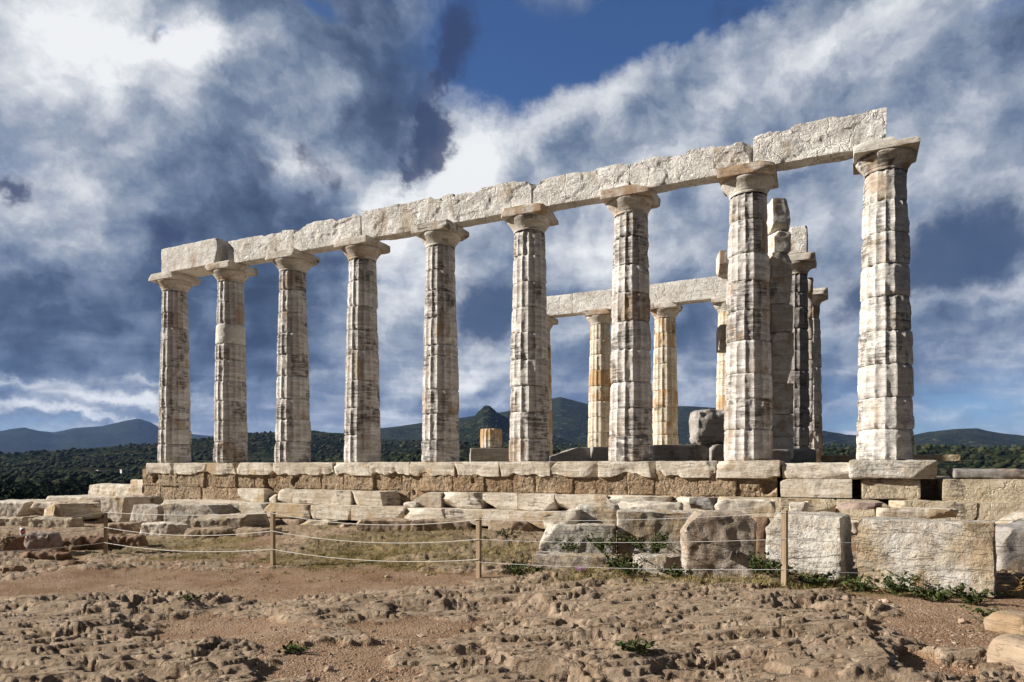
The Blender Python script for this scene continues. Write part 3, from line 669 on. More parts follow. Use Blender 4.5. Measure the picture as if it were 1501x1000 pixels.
# ------------------------------------------------------------------ front row of columns
FG = 'front row of marble columns'
J = lambda lst: [(lst[0] - v) / (lst[0] - lst[-1]) for v in lst[1:]]
fj = [J([895, 825, 772, 735, 690, 612, 540, 445, 398, 340, 258]), J([898, 822, 745, 672, 598, 518, 460, 388, 306, 228]),
      J([898, 820, 740, 662, 580, 500, 422, 345, 262, 190]), J([895, 795, 695, 592, 480, 405, 318, 225, 140]), J([952, 885, 805, 732, 628, 595, 512, 430, 365, 290]),
      J([950, 880, 798, 718, 638, 555, 478, 400, 318, 240]), J([950, 872, 790, 710, 610, 525, 438, 355, 268, 195]), J([676, 630, 585, 548, 500, 455, 412, 372, 322, 282]), J([675, 630, 584, 536, 487, 437, 390, 344, 298, 252])]
fl_lab = ['leftmost front column, weathered fluted marble under the pale overhanging end block', 'second front column from the left with one smooth unfluted pale drum high up',
          'third front column from the left with black crust on its upper drums', 'fourth front column from the left, narrow drums and a wide dark shaded side', 'middle front column, fifth of nine, with a bulging ring of drums low down',
          'sixth front column from the left, with a dark band at half height', 'seventh front column, standing between the two clear columns of the far row',
          'tall front column overlapping the stack of cella blocks, second from the right', 'nearest and rightmost front column standing on its own worn pier slab']
for i in range(9):
    column(fl_lab[i], T(i * 2.52, 0, ZT), 11 + i, FG, joints=fj[i], wear=(.25, .2, .3, .25, .38, .3, .35, .35, .55)[i], smooth_drum=6 if i == 1 else None, chips=3 if i == 8 else 1, chipamt=1.0 + .3 * (i == 8),
           mat=M_COLW if i == 8 else None)

# architrave blocks lying on the front row: the left one keeps its full depth, the rest is the inner beam only
AT = ZT + 6.02
def arch(s0, s1, t0, t1, z0, h0, label, mat, seed, planes=(), chips=3, hz=None, chip=.14, group='architrave blocks over the front row', low=.025):
    V, Fc = rock_shape((s1 - s0 - .012, t1 - t0, h0), seed, r=.012, rough=.011, low=low * 1.2, chips=chips + 3, chip=chip, res=.03, planes=planes)
    V[:, 2] += h0 / 2
    up = sst(V[:, 2] / h0, .55, 1.)                                     # top arris eaten away in notches, a few stepped breaks
    e_ = fbm(np.stack([V[:, 0] * 2.1 + seed, V[:, 1] * .8, 0 * V[:, 0]], -1), 4, seed + 31)
    e2 = fbm(np.stack([V[:, 0] * .9 + seed * 3, 0 * V[:, 0], 0 * V[:, 0]], -1), 2, seed + 32)
    soft = .25 if mat is M_ARCP else 1.
    V[:, 2] -= soft * up * (np.maximum(0, e_ - .05) * .12 + .05 * sst(e2, .12, .16))
    sp_ = fbm(np.stack([V[:, 0] * 1.3 + seed, 0 * V[:, 0], V[:, 2] * 2.2], -1), 4, seed + 33)
    V[:, 1] += .022 * soft * sst(sp_, .12, .16) * (V[:, 1] < 0)                 # face spalled in flat flakes
    o = mk('architrave_block', V, Fc, mat, None, T((s0 + s1) / 2, (t0 + t1) / 2, z0), YAW, sharp=35)
    return tag(o, label, 'architrave', group)
AX = lambda px, tt=-.22: s_at(px, tt)
arch(AX(236, -.45), AX(318, -.45), -.45, .40, AT + .003, .77, 'smooth white end block jutting forward over the first two columns', M_ARCP, 401, low=.012, chips=2, chip=.1)
arch(AX(334), AX(431), -.22, .20, AT + .003, .70, 'architrave beam half shaded by the white end block, over the second and third columns', M_ARC, 402)
arch(AX(431), AX(529), -.23, .20, AT + .003, .74, 'architrave beam with a domed top between the third and fourth columns', M_ARC, 403, planes=[((-.45, 0, 1), .62), ((.5, 0, 1.), .78)])
arch(AX(530), AX(646), -.22, .20, AT + .003, .77, 'cracked architrave beam between the fourth and fifth columns', M_ARC, 404)
arch(AX(646), AX(779), -.23, .20, AT + .003, .74, 'straight architrave beam with a square right end between fifth and sixth columns', M_ARC, 405, chips=2, chip=.1)
arch(AX(780), AX(922), -.21, .20, AT + .003, .67, 'architrave beam with its upper left corner broken away between sixth and seventh columns', M_ARC, 406, planes=[((-1, -.1, 1.), .90)])
arch(AX(922), AX(1104), -.22, .20, AT + .003, .64, 'deeply pitted architrave beam with a broken right end, over the seventh and eighth columns', M_ARC, 407, planes=[((1, -.5, .25), 1.13)], low=.04)
V8 = arch(AX(1104), AX(1301), -.22, .20, AT + .003, .73, 'stepped and chipped last architrave beam reaching the rightmost front column', M_ARC, 408, planes=[((-1, 0, .8), 1.16), ((-.05, 0, 1), .40)], low=.035, chips=2)

# ------------------------------------------------------------------ inside and far side of the temple
NG = 'far row of marble columns'
n5 = np.array([3.42, 26.5]); du = np.array([2.263, -1.11])
far_lab = {4: 'far row column half hidden behind the sixth front column', 5: 'far row column with orange stains seen clear against the hill, left of two', 6: 'far row column with orange stains right of the seventh front column', 7: 'far row column mostly hidden behind the tall eighth front column'}
for i in (4, 5, 6, 7):
    q = n5 + (i - 5 - .09 * (i == 7)) * du
    column(far_lab[i], (q[0], q[1], ZT), 40 + i, NG, H=5.88, mat=M_COLB, joints=J([10, 9, 8, 7, 6, 5, 4, 3, 2, 1.]) if i % 2 else None, sub=6, dz=.05, wear=.15, chipamt=.6, rt=.385)
def farT(k, tt, z): q = n5 + k * du + tt * M; return (float(q[0]), float(q[1]), z)
for k0, k1, lab, sd in ((-1.15, -.42, 'left end beam of the far architrave, partly behind the sixth front column', 421), (-.42, .72, 'far architrave beam resting on the clear orange stained column', 422), (.72, 2.05, 'long right beam of the far architrave ending by the eighth front column', 423)):
    L = (k1 - k0) * 2.52
    o = rock('architrave_block', (L - .012, .5, .78), farT((k0 + k1) / 2, .0, ZT + 5.885), YAW, M_ARC, sd, r=.02, rough=.013, low=.02, chips=3, chip=.12, res=.05); tag(o, lab, 'architrave', 'architrave blocks over the far row')
x, y, z = pt(1059, 408, 22.6)
o = rock('marble_block', (.55, .6, .62), (x, y + .2, ZT + 5.99), YAW + .6, M_GREY, 425, r=.10, rough=.02, low=.04, chips=2, chip=.15, res=.05); 
bpy.data.objects.remove(o)
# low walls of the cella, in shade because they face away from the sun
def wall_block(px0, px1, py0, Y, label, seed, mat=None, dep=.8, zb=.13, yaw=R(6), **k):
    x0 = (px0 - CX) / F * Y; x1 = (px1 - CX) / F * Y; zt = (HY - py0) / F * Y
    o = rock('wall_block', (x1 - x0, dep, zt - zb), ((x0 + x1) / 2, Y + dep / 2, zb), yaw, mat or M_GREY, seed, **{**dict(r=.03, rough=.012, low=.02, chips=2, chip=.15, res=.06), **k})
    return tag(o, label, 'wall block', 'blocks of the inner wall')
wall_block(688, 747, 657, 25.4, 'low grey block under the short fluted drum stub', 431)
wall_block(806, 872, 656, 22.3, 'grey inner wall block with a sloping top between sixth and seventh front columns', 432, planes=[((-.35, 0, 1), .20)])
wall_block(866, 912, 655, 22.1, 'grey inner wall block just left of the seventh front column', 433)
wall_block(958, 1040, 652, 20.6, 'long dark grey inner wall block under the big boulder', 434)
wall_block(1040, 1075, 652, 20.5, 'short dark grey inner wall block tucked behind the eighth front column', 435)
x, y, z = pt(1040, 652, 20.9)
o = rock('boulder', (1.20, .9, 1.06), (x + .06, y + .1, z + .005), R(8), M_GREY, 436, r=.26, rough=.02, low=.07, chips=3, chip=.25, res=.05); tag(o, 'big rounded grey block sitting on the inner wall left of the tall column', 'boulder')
x, y, z = pt(720, 657, 26.0)
st = thing('column_stub', 'short pale fluted drum standing alone on the low grey block', 'column stub', (x, y, z + .005), YAW)
V, Fc = drum_mesh(.43, .42, .72, 77, sub=6, dz=.05, wear=.1); mk('drum', V, Fc, M_COLB, st, (0, 0, 0), 0, sharp=38)
# pillar of squared blocks (corner of the inner room)
x, y, _ = pt(1139, 655, 17.3)
pil = thing('stacked_pillar', 'tall shaded pillar of stacked squared blocks right behind the tall front column', 'pillar', (x, y, ZT), R(-2))
zz = 0; rg = np.random.default_rng(3)
hs = [.62, .55, .78, .66, .6, .7, .66, .62, .55, .78]
for k, h in enumerate(hs):
    w = (.56, .55, .56, .52, .54, .50, .52, .46, .40, .44)[k]
    V, Fc = rock_shape((w + rg.uniform(-.03, .03), .8, h - .008), 440 + k, r=.015, rough=.016, low=.03, chips=4, chip=.16, res=.05)
    mk('pillar_block', V, Fc, M_CAP, pil, (rg.uniform(-.02, .02), 0, zz + h / 2), rg.uniform(-.04, .04), sharp=40); zz += h
x, y, _ = pt(1092, 655, 17.0)
hid = thing('stacked_pillar', 'pillar nearly hidden by the tall eighth column, two blocks jutting out at its left', 'pillar', (x, y, ZT), R(-8)); zz = 0
for h, w, ox in ((.9, .80, 0), (.95, .80, 0), (.92, .78, 0), (.60, 1.10, -.10), (.62, .78, 0), (.65, .78, 0), (.55, 1.12, -.10)):
    V, Fc = rock_shape((w, .7, h - .008), int(zz * 100) + 480, r=.02, rough=.016, low=.03, chips=3, chip=.16, res=.05)
    mk('pillar_block', V, Fc, M_CAP if w > .9 else M_COL, hid, (ox, 0, zz + h / 2), 0, sharp=40); zz += h
# two columns of the porch with a beam, and the far corner pillar
x, y, _ = pt(1166, 655, 20.2)
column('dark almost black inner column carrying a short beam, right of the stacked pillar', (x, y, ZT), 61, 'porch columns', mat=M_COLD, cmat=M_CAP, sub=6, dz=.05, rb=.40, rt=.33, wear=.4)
o = rock('architrave_block', (.60, 1.9, .80), (x + .30, y + .62, ZT + 6.104), R(-24), M_ARC, 451, r=.03, rough=.014, low=.03, chips=4, chip=.2, res=.05); tag(o, 'short upright beam end on top of the dark inner column', 'architrave')
x, y, _ = pt(1182, 655, 22.0)
an = thing('stacked_pillar', 'slender ragged pillar of pale blocks behind the dark inner column', 'pillar', (x, y, ZT), R(-24)); zz = 0
for k in range(9):
    h = .655; V, Fc = rock_shape((.36 + rg.uniform(-.05, .05), .6, h - .008), 470 + k, r=.05, rough=.02, low=.04, chips=4, chip=.16, res=.05)
    mk('pillar_block', V, Fc, M_CAP, an, (rg.uniform(-.03, .03), 0, zz + h / 2), rg.uniform(-.06, .06), sharp=40); zz += h
x, y, _ = pt(1188, 655, 23.6)
column('rearmost shaded column whose capital shows right of the slender pillar', (x, y, ZT), 62, 'porch columns', H=5.9, mat=M_CAP, sub=6, dz=.05, rb=.40, rt=.30)
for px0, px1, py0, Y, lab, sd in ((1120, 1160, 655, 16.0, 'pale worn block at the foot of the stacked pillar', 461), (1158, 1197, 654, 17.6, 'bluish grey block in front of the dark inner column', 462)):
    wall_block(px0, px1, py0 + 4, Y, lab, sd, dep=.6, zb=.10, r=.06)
o = rock('floor_slab', (3.0, 1.2, .16), T(20.4, 4.6, .14), YAW, M_POROSP, 463, r=.03, res=.08); tag(o, 'thin pale floor slab seen between the inner columns and the rightmost front column', 'stone slab')

# ------------------------------------------------------------------ fallen blocks by the fence (right) and slabs at the left end
BG = 'fallen marble blocks along the fence'
def fallen(label, xy0, xy1, dep, hgt, seed, mat=M_BLK, zb=None, name='marble_block', group=BG, sink=.04, **k):
    """front face from xy0 to xy1, body behind it"""
    a = np.array(xy0, float); b_ = np.array(xy1, float); d_ = b_ - a; L = np.linalg.norm(d_); ang = math.atan2(d_[1], d_[0])
    n_ = np.array([-d_[1], d_[0]]) / L; c = (a + b_) / 2 + n_ * dep / 2
    z = (gz(*((a + b_) / 2)) if zb is None else zb) - sink
    o = rock(name, (L, dep, hgt + sink), (c[0], c[1], z), ang, mat, seed, **{**dict(r=.014, rough=.024, low=.035, chips=5, chip=.20, res=.028), **k})
    return tag(o, label, 'stone block', group)
X = lambda px, Y: (px - CX) / F * Y
def FB(label, pa, Ya, pb, Yb, pyb, pyt, dep, seed, **k):
    """a block whose front foot runs from pixel pa to pb; foot at pyb and top at pyt in the middle"""
    Y = 2 * Ya * Yb / (Ya + Yb); zb = (HY - pyb) / F * Y; zt = (HY - pyt) / F * Y
    return fallen(label, (X(pa, Ya), Ya), (X(pb, Yb), Yb), dep, zt - zb, seed, zb=zb, **k)
FB('largest fallen block, long sunlit white face with ochre veins, at the right of the row', 1257, 7.85, 1458, 7.10, 862, 764, .6, 501, chips=2, planes=[((1, -.5, .55), .86), ((1, -.9, 0), .92)], low=.04)
FB('upright squarish white block with rounded left edge behind the wire fence post', 1122, 8.60, 1232, 8.08, 853, 755, .62, 502, r=.03, chips=2, chip=.12, planes=[((-1, -.2, .9), .53), ((-1, -.2, -.7), .50)], low=.05)
FB('upright dark shaded slab with scratched letters, left of the squarish white block', 1003, 8.78, 1112, 8.66, 856, 752, .5, 503, mat=M_GREYB, r=.05, chips=2, planes=[((-1, 0, .8), .50), ((1, 0, 1.2), .56)], low=.05)
FB('broad pale block with diagonal grooves leaning behind a green bush', 905, 10.85, 1042, 10.6, 816, 751, .55, 504, chips=1, chip=.1)
FB('pale block with a broken left end above the low white slab', 790, 11.0, 901, 10.8, 820, 770, .5, 505, planes=[((-1, -.1, .5), .55)])
FB('low white slab lying in front at the left end of the fallen row', 781, 10.3, 912, 10.0, 846, 815, .42, 506, planes=[((1, -.3, .4), .60)], chips=2)
FB('small white angular stone with a shaded right half beside the low white slab', 925, 9.75, 1000, 9.5, 852, 817, .5, 507, planes=[((.8, -.6, .35), .24)], r=.06, chips=3)
FB('small weathered slab sloping up behind the pale block with a broken left end', 795, 11.3, 846, 11.1, 775, 747, .55, 508, mat=M_SLAB, planes=[((-.25, 0, 1), .13)], chips=2)
FB('rough grey topped stone right of the small sloping slab', 842, 11.35, 905, 11.2, 775, 741, .6, 509, r=.07, low=.05)
FB('flat rough stone behind the diagonally grooved block', 902, 11.6, 1000, 11.3, 765, 738, .6, 510, mat=M_SLAB, r=.06, low=.04)
FB('pale tilted stone fragment at the right edge behind the largest block', 1440, 9.4, 1530, 9.1, 800, 752, .7, 511, planes=[((-.7, 0, 1), .10)], r=.06)
FB('large shaded block cut by the right edge of the picture', 1462, 8.3, 1600, 8.1, 866, 772, .7, 512, mat=M_GREY, r=.12, low=.06, planes=[((-1, -.2, .8), .50)])
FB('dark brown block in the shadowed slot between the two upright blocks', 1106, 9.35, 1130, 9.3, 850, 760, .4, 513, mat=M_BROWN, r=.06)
FB('round ochre stone at the bottom right beside dry stalks', 1488, 7.7, 1525, 7.6, 868, 842, .3, 514, mat=M_TAN, r=.10)
LGp = 'stones lying along the lowest step'
for (a, b_, yb, yt, Y, lab, sd, mt) in ((1016, 1056, 745, 731, 12.2, 'small grey rock on the steps above the dark shaded slab', 521, M_GREY), (1052, 1140, 751, 735, 11.9, 'pale flat fragment on the steps left of the fence post top', 522, M_SLAB), (1165, 1192, 752, 739, 11.6, 'little peaked pale stone on the steps right of the fence post top', 523, M_SLAB),
                                        (1300, 1408, 757, 748, 11.2, 'grey brown flat stone on the steps behind the largest block', 524, M_SLAB), (890, 945, 742, 735, 12.6, 'row of small white rubble on the steps above the grooved block', 525, M_BLK), (1236, 1300, 745, 738, 11.6, 'thin pinkish slab on the steps below the pitted yellowish block', 526, M_PINK)):
    Xa, Xb = X(a, Y), X(b_, Y); zb = (HY - yb) / F * Y; h = (yb - yt) / F * Y
    o = rock('stone_fragment', (Xb - Xa, .4, h + .05), ((Xa + Xb) / 2, Y + .2, zb - .03), YAW * .8, mt, sd, r=.015, rough=.02, low=.04, chips=6, chip=.16, res=.03); tag(o, lab, 'stone', LGp)

LG = 'pale slabs at the left end of the temple'
FB('leftmost pale slab with a brown notch, cut by the left edge', -30, 20.6, 46, 20.4, 757, 736, 1.8, 541, mat=M_SLAB, group=LG, planes=[((.9, -.5, -.6), .78)], r=.05)
FB('pale slab between the notched slab and the shaded ended slab', 43, 20.2, 87, 20.0, 757, 736.5, 1.8, 542, mat=M_SLAB, group=LG, planes=[((0, -.6, -1.), .42)], r=.05)
FB('pale slab with a long dark right side behind the corner fence post', 82, 19.3, 152, 20.2, 760, 738, 1.5, 543, mat=M_SLAB, group=LG, planes=[((-.9, -.8, 0), .85)], r=.06)
FB('pale squared block right behind the corner fence post', 148, 19.8, 186, 19.5, 763, 729, .9, 544, mat=M_SLAB, group=LG)
FB('dark sided stone lying behind the small white cube', 182, 20.2, 226, 20.3, 745, 728, .7, 545, mat=M_GREY, group=LG)
FB('small white cube stone with a vertical crack', 185, 19.0, 232, 18.6, 765, 741, .6, 546, group=LG, r=.05)
FB('brown and white broken block behind the tilted white slab', 240, 18.6, 330, 18.2, 769, 740, .7, 547, mat=M_BLK, group=LG, planes=[((.7, -.5, .6), .60)], low=.05)
FB('tilted white slab with a pointed right end and dark underside', 280, 17.3, 372, 17.0, 775, 757, .8, 548, group=LG, tilt=(.12, -.07), planes=[((1, -.7, -.3), .62)], r=.04)
FB('grey brown rough stone between the cracked cube and the steps', 300, 18.9, 372, 18.6, 757, 738, .6, 549, mat=M_SLAB, group=LG, low=.05)
FB('row end block under the brown wall at the far left corner', 128, 23.3, 216, 22.0, 727, 711, 1.2, 550, mat=M_SLAB, group=LG, r=.07, low=.05)
FB('pale topmost block against the left corner of the brown wall', 190, 22.6, 216, 22.1, 714, 703, .8, 551, mat=M_SLAB, group=LG, r=.05)
FB('long flat pale paving slab behind the pale slabs at far left', 60, 22.2, 215, 21.2, 737, 729, 2.2, 552, mat=M_SLAB, group=LG, r=.04, low=.03)
for k, (a, b_, yb, yt, Y, lab, mt) in enumerate(((-20, 40, 775, 759, 18.6, 'yellowish ledge stone under the notched pale slab', M_POROSP), (40, 108, 776, 760, 18.3, 'yellowish ledge stone left of the corner fence post', M_POROSP), (150, 200, 779, 767, 17.2, 'grey ledge stone just right of the corner fence post', M_TAN),
        (200, 268, 782, 768, 16.9, 'grey ledge stone under the white cracked cube', M_SLAB), (268, 336, 785, 775, 16.3, 'low rough ledge stone below the tilted white slab', M_TAN), (336, 402, 786, 776, 16.1, 'low rough ledge stone just left of the second fence post', M_TAN),
        (520, 600, 773, 762, 15.6, 'low worn ledge stone below the steps between second and third fence posts', M_TAN), (600, 690, 778, 764, 15.2, 'low worn ledge stone left of the third fence post', M_TAN), (715, 780, 778, 765, 14.6, 'low worn ledge stone right of the third fence post', M_TAN))):
    FB(lab, a, Y, b_, Y - .12, yb, yt, .5, 560 + k, mat=mt, group='ledge stones below the temple steps', name='ledge_stone', r=.035, low=.08, rough=.03, sink=.12)
# rocks in the hollow at the left, and single boulders
RG = 'rocks beside the left fence'
for k, (a, b_, yb, yt, Y, lab, mt, kw) in enumerate(((33, 72, 811, 781, 14.6, 'rounded pinkish boulder right below the small no entry sign', M_PINK, dict(r=.16)), (24, 91, 824, 811, 14.0, 'flat reddish brown rock under the pinkish boulder', M_BROWN, dict(r=.08)),
        (-12, 34, 812, 786, 15.0, 'dark brown rock at the left edge beside the pinkish boulder', M_BROWN, dict(r=.12)), (74, 112, 809, 789, 15.2, 'brown shaded rock right of the pinkish boulder', M_BROWN, dict(r=.08)), (110, 150, 808, 786, 15.3, 'dark brown rock just left of the corner fence post', M_BROWN, dict(r=.08)),
        (158, 208, 807, 786, 15.4, 'long dark brown rock just right of the corner fence post', M_BROWN, dict(r=.07)), (-5, 24, 845, 827, 11.7, 'small dark angular rock on the soil at the left edge', M_BROWN, dict(r=.06)), (82, 122, 836, 824, 12.4, 'low dark rock on the soil left below the corner post', M_BROWN, dict(r=.05)),
        (62, 84, 845, 839, 11.6, 'small flat dark stone on the bare soil', M_GREY, dict(r=.03)), (571, 598, 853, 845, 10.9, 'small dark stone on reddish soil left of the third fence post', M_GREY, dict(r=.04)))):
    FB(lab, a, Y, b_, Y - .05, yb, yt, .45 if k < 6 else .3, 580 + k, mat=mt, group=RG, name='rock', low=.09, rough=.045, freq=1.6, sink=.08, chips=5, **kw)
for px, py, w, dd, h, lab, sd in ((1505, 985, .40, .5, .24, 'large tan boulder in the bottom right corner', 595), (1490, 925, .42, .4, .16, 'tan boulder just above the bottom right corner boulder', 596), (1520, 948, .26, .26, .18, 'small tan stone at the right edge between the tan boulders', 597)):
    xx, yy = on_base(px, py)
    o = rock('boulder', (w, dd, h + .12), (xx, yy, gz(xx, yy) - .14), .4, M_TAN, sd, r=h * .8, rough=.018, low=.06, chips=1, res=.025); tag(o, lab, 'boulder', 'tan boulders at bottom right')
# scratched strokes on the dark slab (the letters left by visitors)
slab = [o for o in bpy.data.objects if o.get('label', '').startswith('upright dark shaded slab')][0]
def strokes(parent, pts, wd, y):
    Vs, Fs = [], []
    for (x0, z0, x1, z1) in pts:
        d_ = np.array([x1 - x0, z1 - z0]); L = np.linalg.norm(d_); n_ = np.array([-d_[1], d_[0]]) / L * wd / 2
        c = [(x0 + n_[0], z0 + n_[1]), (x0 - n_[0], z0 - n_[1]), (x1 - n_[0], z1 - n_[1]), (x1 + n_[0], z1 + n_[1])]
        o_ = len(Vs); Vs += [(a, y - .004, b) for a, b in c] + [(a, y + .05, b) for a, b in c]
        Fs += [[o_, o_ + 1, o_ + 2, o_ + 3], [o_, o_ + 4, o_ + 5, o_ + 1], [o_ + 1, o_ + 5, o_ + 6, o_ + 2], [o_ + 2, o_ + 6, o_ + 7, o_ + 3], [o_ + 3, o_ + 7, o_ + 4, o_]]
    m, t, b = new_mat("scratched_groove"); b.inputs['Base Color'].default_value = (.10, .085, .075, 1)
    mk('scratched_letter', np.array(Vs), np.array(Fs), m, parent, smooth=False)
strokes(slab, [(.10, .36, .13, .46), (.13, .46, .165, .39), (.165, .39, .20, .47), (.20, .47, .23, .37)], .009, -.290)

# ------------------------------------------------------------------ rope fence
def wood_mat():
    m, t, b = new_mat("weathered_post_wood")
    pos = t.n('ShaderNodeNewGeometry').outputs['Position']
    g = t.noise(t.mapv(pos, (30, 30, 2.)), 1.5, 5, .6)
    t.put(b.inputs['Base Color'], t.mix(t.ss(g, .35, .65), (.40, .30, .20), (.27, .19, .12))); t.put(b.inputs['Normal'], t.bump(g, .4, .01))
    return m
M_WOOD = wood_mat()
def plain(name, c, rough=.8, noise=0.12, sc=60):
    m, t, b = new_mat(name)
    g = t.noise(t.n('ShaderNodeNewGeometry').outputs['Position'], sc, 4, .6)
    t.put(b.inputs['Base Color'], t.mix(t.ss(g, .3, .7), tuple(k * (1 - noise) for k in c), tuple(min(1, k * (1 + noise)) for k in c))); b.inputs['Roughness'].default_value = rough
    return m
M_ROPE = plain("white_rope", (.58, .55, .48)); M_WIRE = plain("pale_wire", (.50, .49, .47), .5)
posts = []
for px, pyb, pyt, Y, w, lab in ((-110, 832, 762, 13.2, .065, ''), (155, 819, 749, 14.4, .065, 'wooden fence post at the corner where the white ropes meet, by the left rocks'), (400, 833, 750, 12.1, .068, 'wooden fence post standing in the grass below the third front column'),
                            (702, 851, 759, 10.45, .066, 'wooden fence post below the gap between fifth and sixth front columns'), (1150, 871, 748, 7.95, .062, 'tall wooden fence post before the squarish white fallen block'), (1640, 880, 757, 7.6, .065, '')):
    x, y, zt = pt(px, pyt, Y); zb = gz(x, y) - .05
    if lab:
        V, Fc = rock_shape((w, w, zt - zb), px + 7, r=.006, rough=.002, low=.004, res=.03)
        tag(mk('fence_post', V, Fc, M_WOOD, None, (x, y, (zt + zb) / 2), .3 + px * .01, sharp=40), lab, 'fence post', 'posts of the rope fence')
    posts.append((x, y, zt, (HY - pyb) / F * Y))
def tube(pts, r, ns=6):
    P = np.array(pts); n = len(P); Tn = np.gradient(P, axis=0); Tn /= np.linalg.norm(Tn, axis=1, keepdims=True)
    A = np.cross(Tn, [0, 0, 1.]); A /= np.linalg.norm(A, axis=1, keepdims=True); B = np.cross(A, Tn)
    a = np.arange(ns) / ns * 2 * np.pi
    V = (P[:, None, :] + r * (np.cos(a)[None, :, None] * A[:, None, :] + np.sin(a)[None, :, None] * B[:, None, :])).reshape(-1, 3)
    i = np.arange(n * ns).reshape(n, ns); j = np.roll(i, -1, 1)
    return V, np.stack([i[:-1], j[:-1], j[1:], i[1:]], -1).reshape(-1, 4)
spans = ['left of the corner post', 'between the corner post and the second post', 'between the second and third posts', 'between the third post and the tall right post', 'right of the tall post across the largest block']
hname = ['top', 'middle', 'lowest']
for k in range(5):
    a, b_ = posts[k], posts[k + 1]; wire = k >= 3
    for j, fz in enumerate((.975, .66, .34)):
        if k >= 3 and j == 2: fz = .30
        za, zb = a[3] + (a[2] - a[3]) * fz, b_[3] + (b_[2] - b_[3]) * fz
        sag = (.10 if k == 0 else .14 if k < 3 else .05) * (1 - .12 * j)
        if k == 1 and j == 0: sag = .05
        u_ = np.linspace(0, 1, 33)
        P = np.stack([a[0] + (b_[0] - a[0]) * u_, a[1] + (b_[1] - a[1]) * u_ - .042, za + (zb - za) * u_ - sag * 4 * u_ * (1 - u_)], -1)
        V, Fc = tube(P, .0032 if wire else .0068)
        tag(mk('wire' if wire else 'rope', V, Fc, M_WIRE if wire else M_ROPE), ('thin pale wire, ' if wire else 'white rope, ') + hname[j] + ' of three, ' + spans[k], 'wire' if wire else 'rope', 'strands of the rope fence')
        if k == 0 and j == 1: mid_rope = P
sx, sy, _ = pt(37, 770, float(np.interp(.56, u_, mid_rope[:, 1])))
kx = np.argmin(np.abs(mid_rope[:, 0] / mid_rope[:, 1] - (37 - CX) / F)); sp = mid_rope[kx]
sg = thing('no_entry_sign', 'tiny white no entry sign with a red disc hung on the left rope', 'sign', tuple(sp + np.array([0, -.02, 0])), .15)
V, Fc = rock_shape((.105, .006, .17), 3, r=.003, rough=0, low=0, res=.05); mk('plate', V, Fc, plain("sign_white", (.8, .8, .78), .4, .03), sg, (0, 0, .075))
a = np.arange(28) / 28 * 2 * np.pi
V = np.concatenate([np.stack([np.cos(a) * .044, np.full(28, y_), np.sin(a) * .052], -1) for y_ in (-.0045, .0)])
mk('red_disc', V, [np.stack([np.arange(28), np.roll(np.arange(28), -1), np.roll(np.arange(28), -1) + 28, np.arange(28) + 28], -1), np.stack([np.zeros(26, int), np.arange(1, 27), np.arange(2, 28)], -1)[:, ::-1]], plain("sign_red", (.55, .03, .03), .4, .05), sg, (0, 0, .082), smooth=False)
V, Fc = boxgrid(.028, .002, .010, .1); mk('white_bar', V + np.array([0, -.006, .082]), Fc, bpy.data.materials["sign_white"], sg, smooth=False)

# ------------------------------------------------------------------ plants, grass, gravel
def leaf_mat(name, c1, c2):
    m, t, b = new_mat(name)
    a = t.n('ShaderNodeAttribute', attribute_name='tint').outputs['Fac']
    t.put(b.inputs['Base Color'], t.mix(a, c1, c2)); b.inputs['Roughness'].default_value = .9; b.inputs['Specular IOR Level'].default_value = .05
    return m
M_LEAF = leaf_mat("weed_leaf", (.032, .050, .018), (.095, .115, .040)); M_DRY = leaf_mat("dry_stalk", (.34, .24, .11), (.20, .13, .06))
M_GRASS = leaf_mat("short_grass", (.085, .09, .025), (.38, .29, .13)); M_FLOWER = leaf_mat("purple_petal", (.30, .10, .32), (.42, .20, .45))
M_PINE = leaf_mat("pine_needles", (.010, .018, .008), (.040, .055, .022)); M_SHRUB = leaf_mat("scrub_leaf", (.016, .023, .010), (.095, .102, .045)); M_BARK = plain("pine_bark", (.10, .07, .05))
def leaf_cloud(n, rg, rad, hgt, ls, stems=14):
    """radiating stems set with small pointed leaves; returns V,F,tint"""
    Vs, Fs, Ts = [], [], []; o = 0
    for s in range(stems):
        a = rg.uniform(0, 6.283); out = rg.uniform(.2, 1) * rad; up = hgt * rg.uniform(.45, 1)
        p0 = np.array([rg.normal(0, .03), rg.normal(0, .03), 0.]); p1 = p0 + np.array([math.cos(a) * out, math.sin(a) * out, up])
        for q in range(max(2, n // stems)):
            u_ = rg.uniform(.12, 1) ** .8; c = p0 + (p1 - p0) * u_ + np.array([0, 0, .25 * up * u_ * (1 - u_)])
            d_ = rg.normal(0, 1, 3); d_[2] = abs(d_[2]) * .5 + .1; d_ /= np.linalg.norm(d_)
            sd = np.cross(d_, rg.normal(0, 1, 3)); sd /= np.linalg.norm(sd); L = ls * rg.uniform(.6, 1.4); w = L * (.26 if ls < .08 else .05)
            Vs += [c, c + d_ * L * .5 + sd * w, c + d_ * L, c + d_ * L * .5 - sd * w]; Fs.append([o, o + 1, o + 2, o + 3]); Ts += [rg.uniform(0, 1)] * 4; o += 4
        w = .004; sd = np.array([-math.sin(a), math.cos(a), 0]) * w
        Vs += [p0 - sd, p0 + sd, p1 + sd * .4, p1 - sd * .4]; Fs.append([o, o + 1, o + 2, o + 3]); Ts += [.4] * 4; o += 4
    return np.array(Vs), np.array(Fs), np.array(Ts)
rgp = np.random.default_rng(21)
WG = 'green weeds along the foot of the fallen blocks'
protos = []
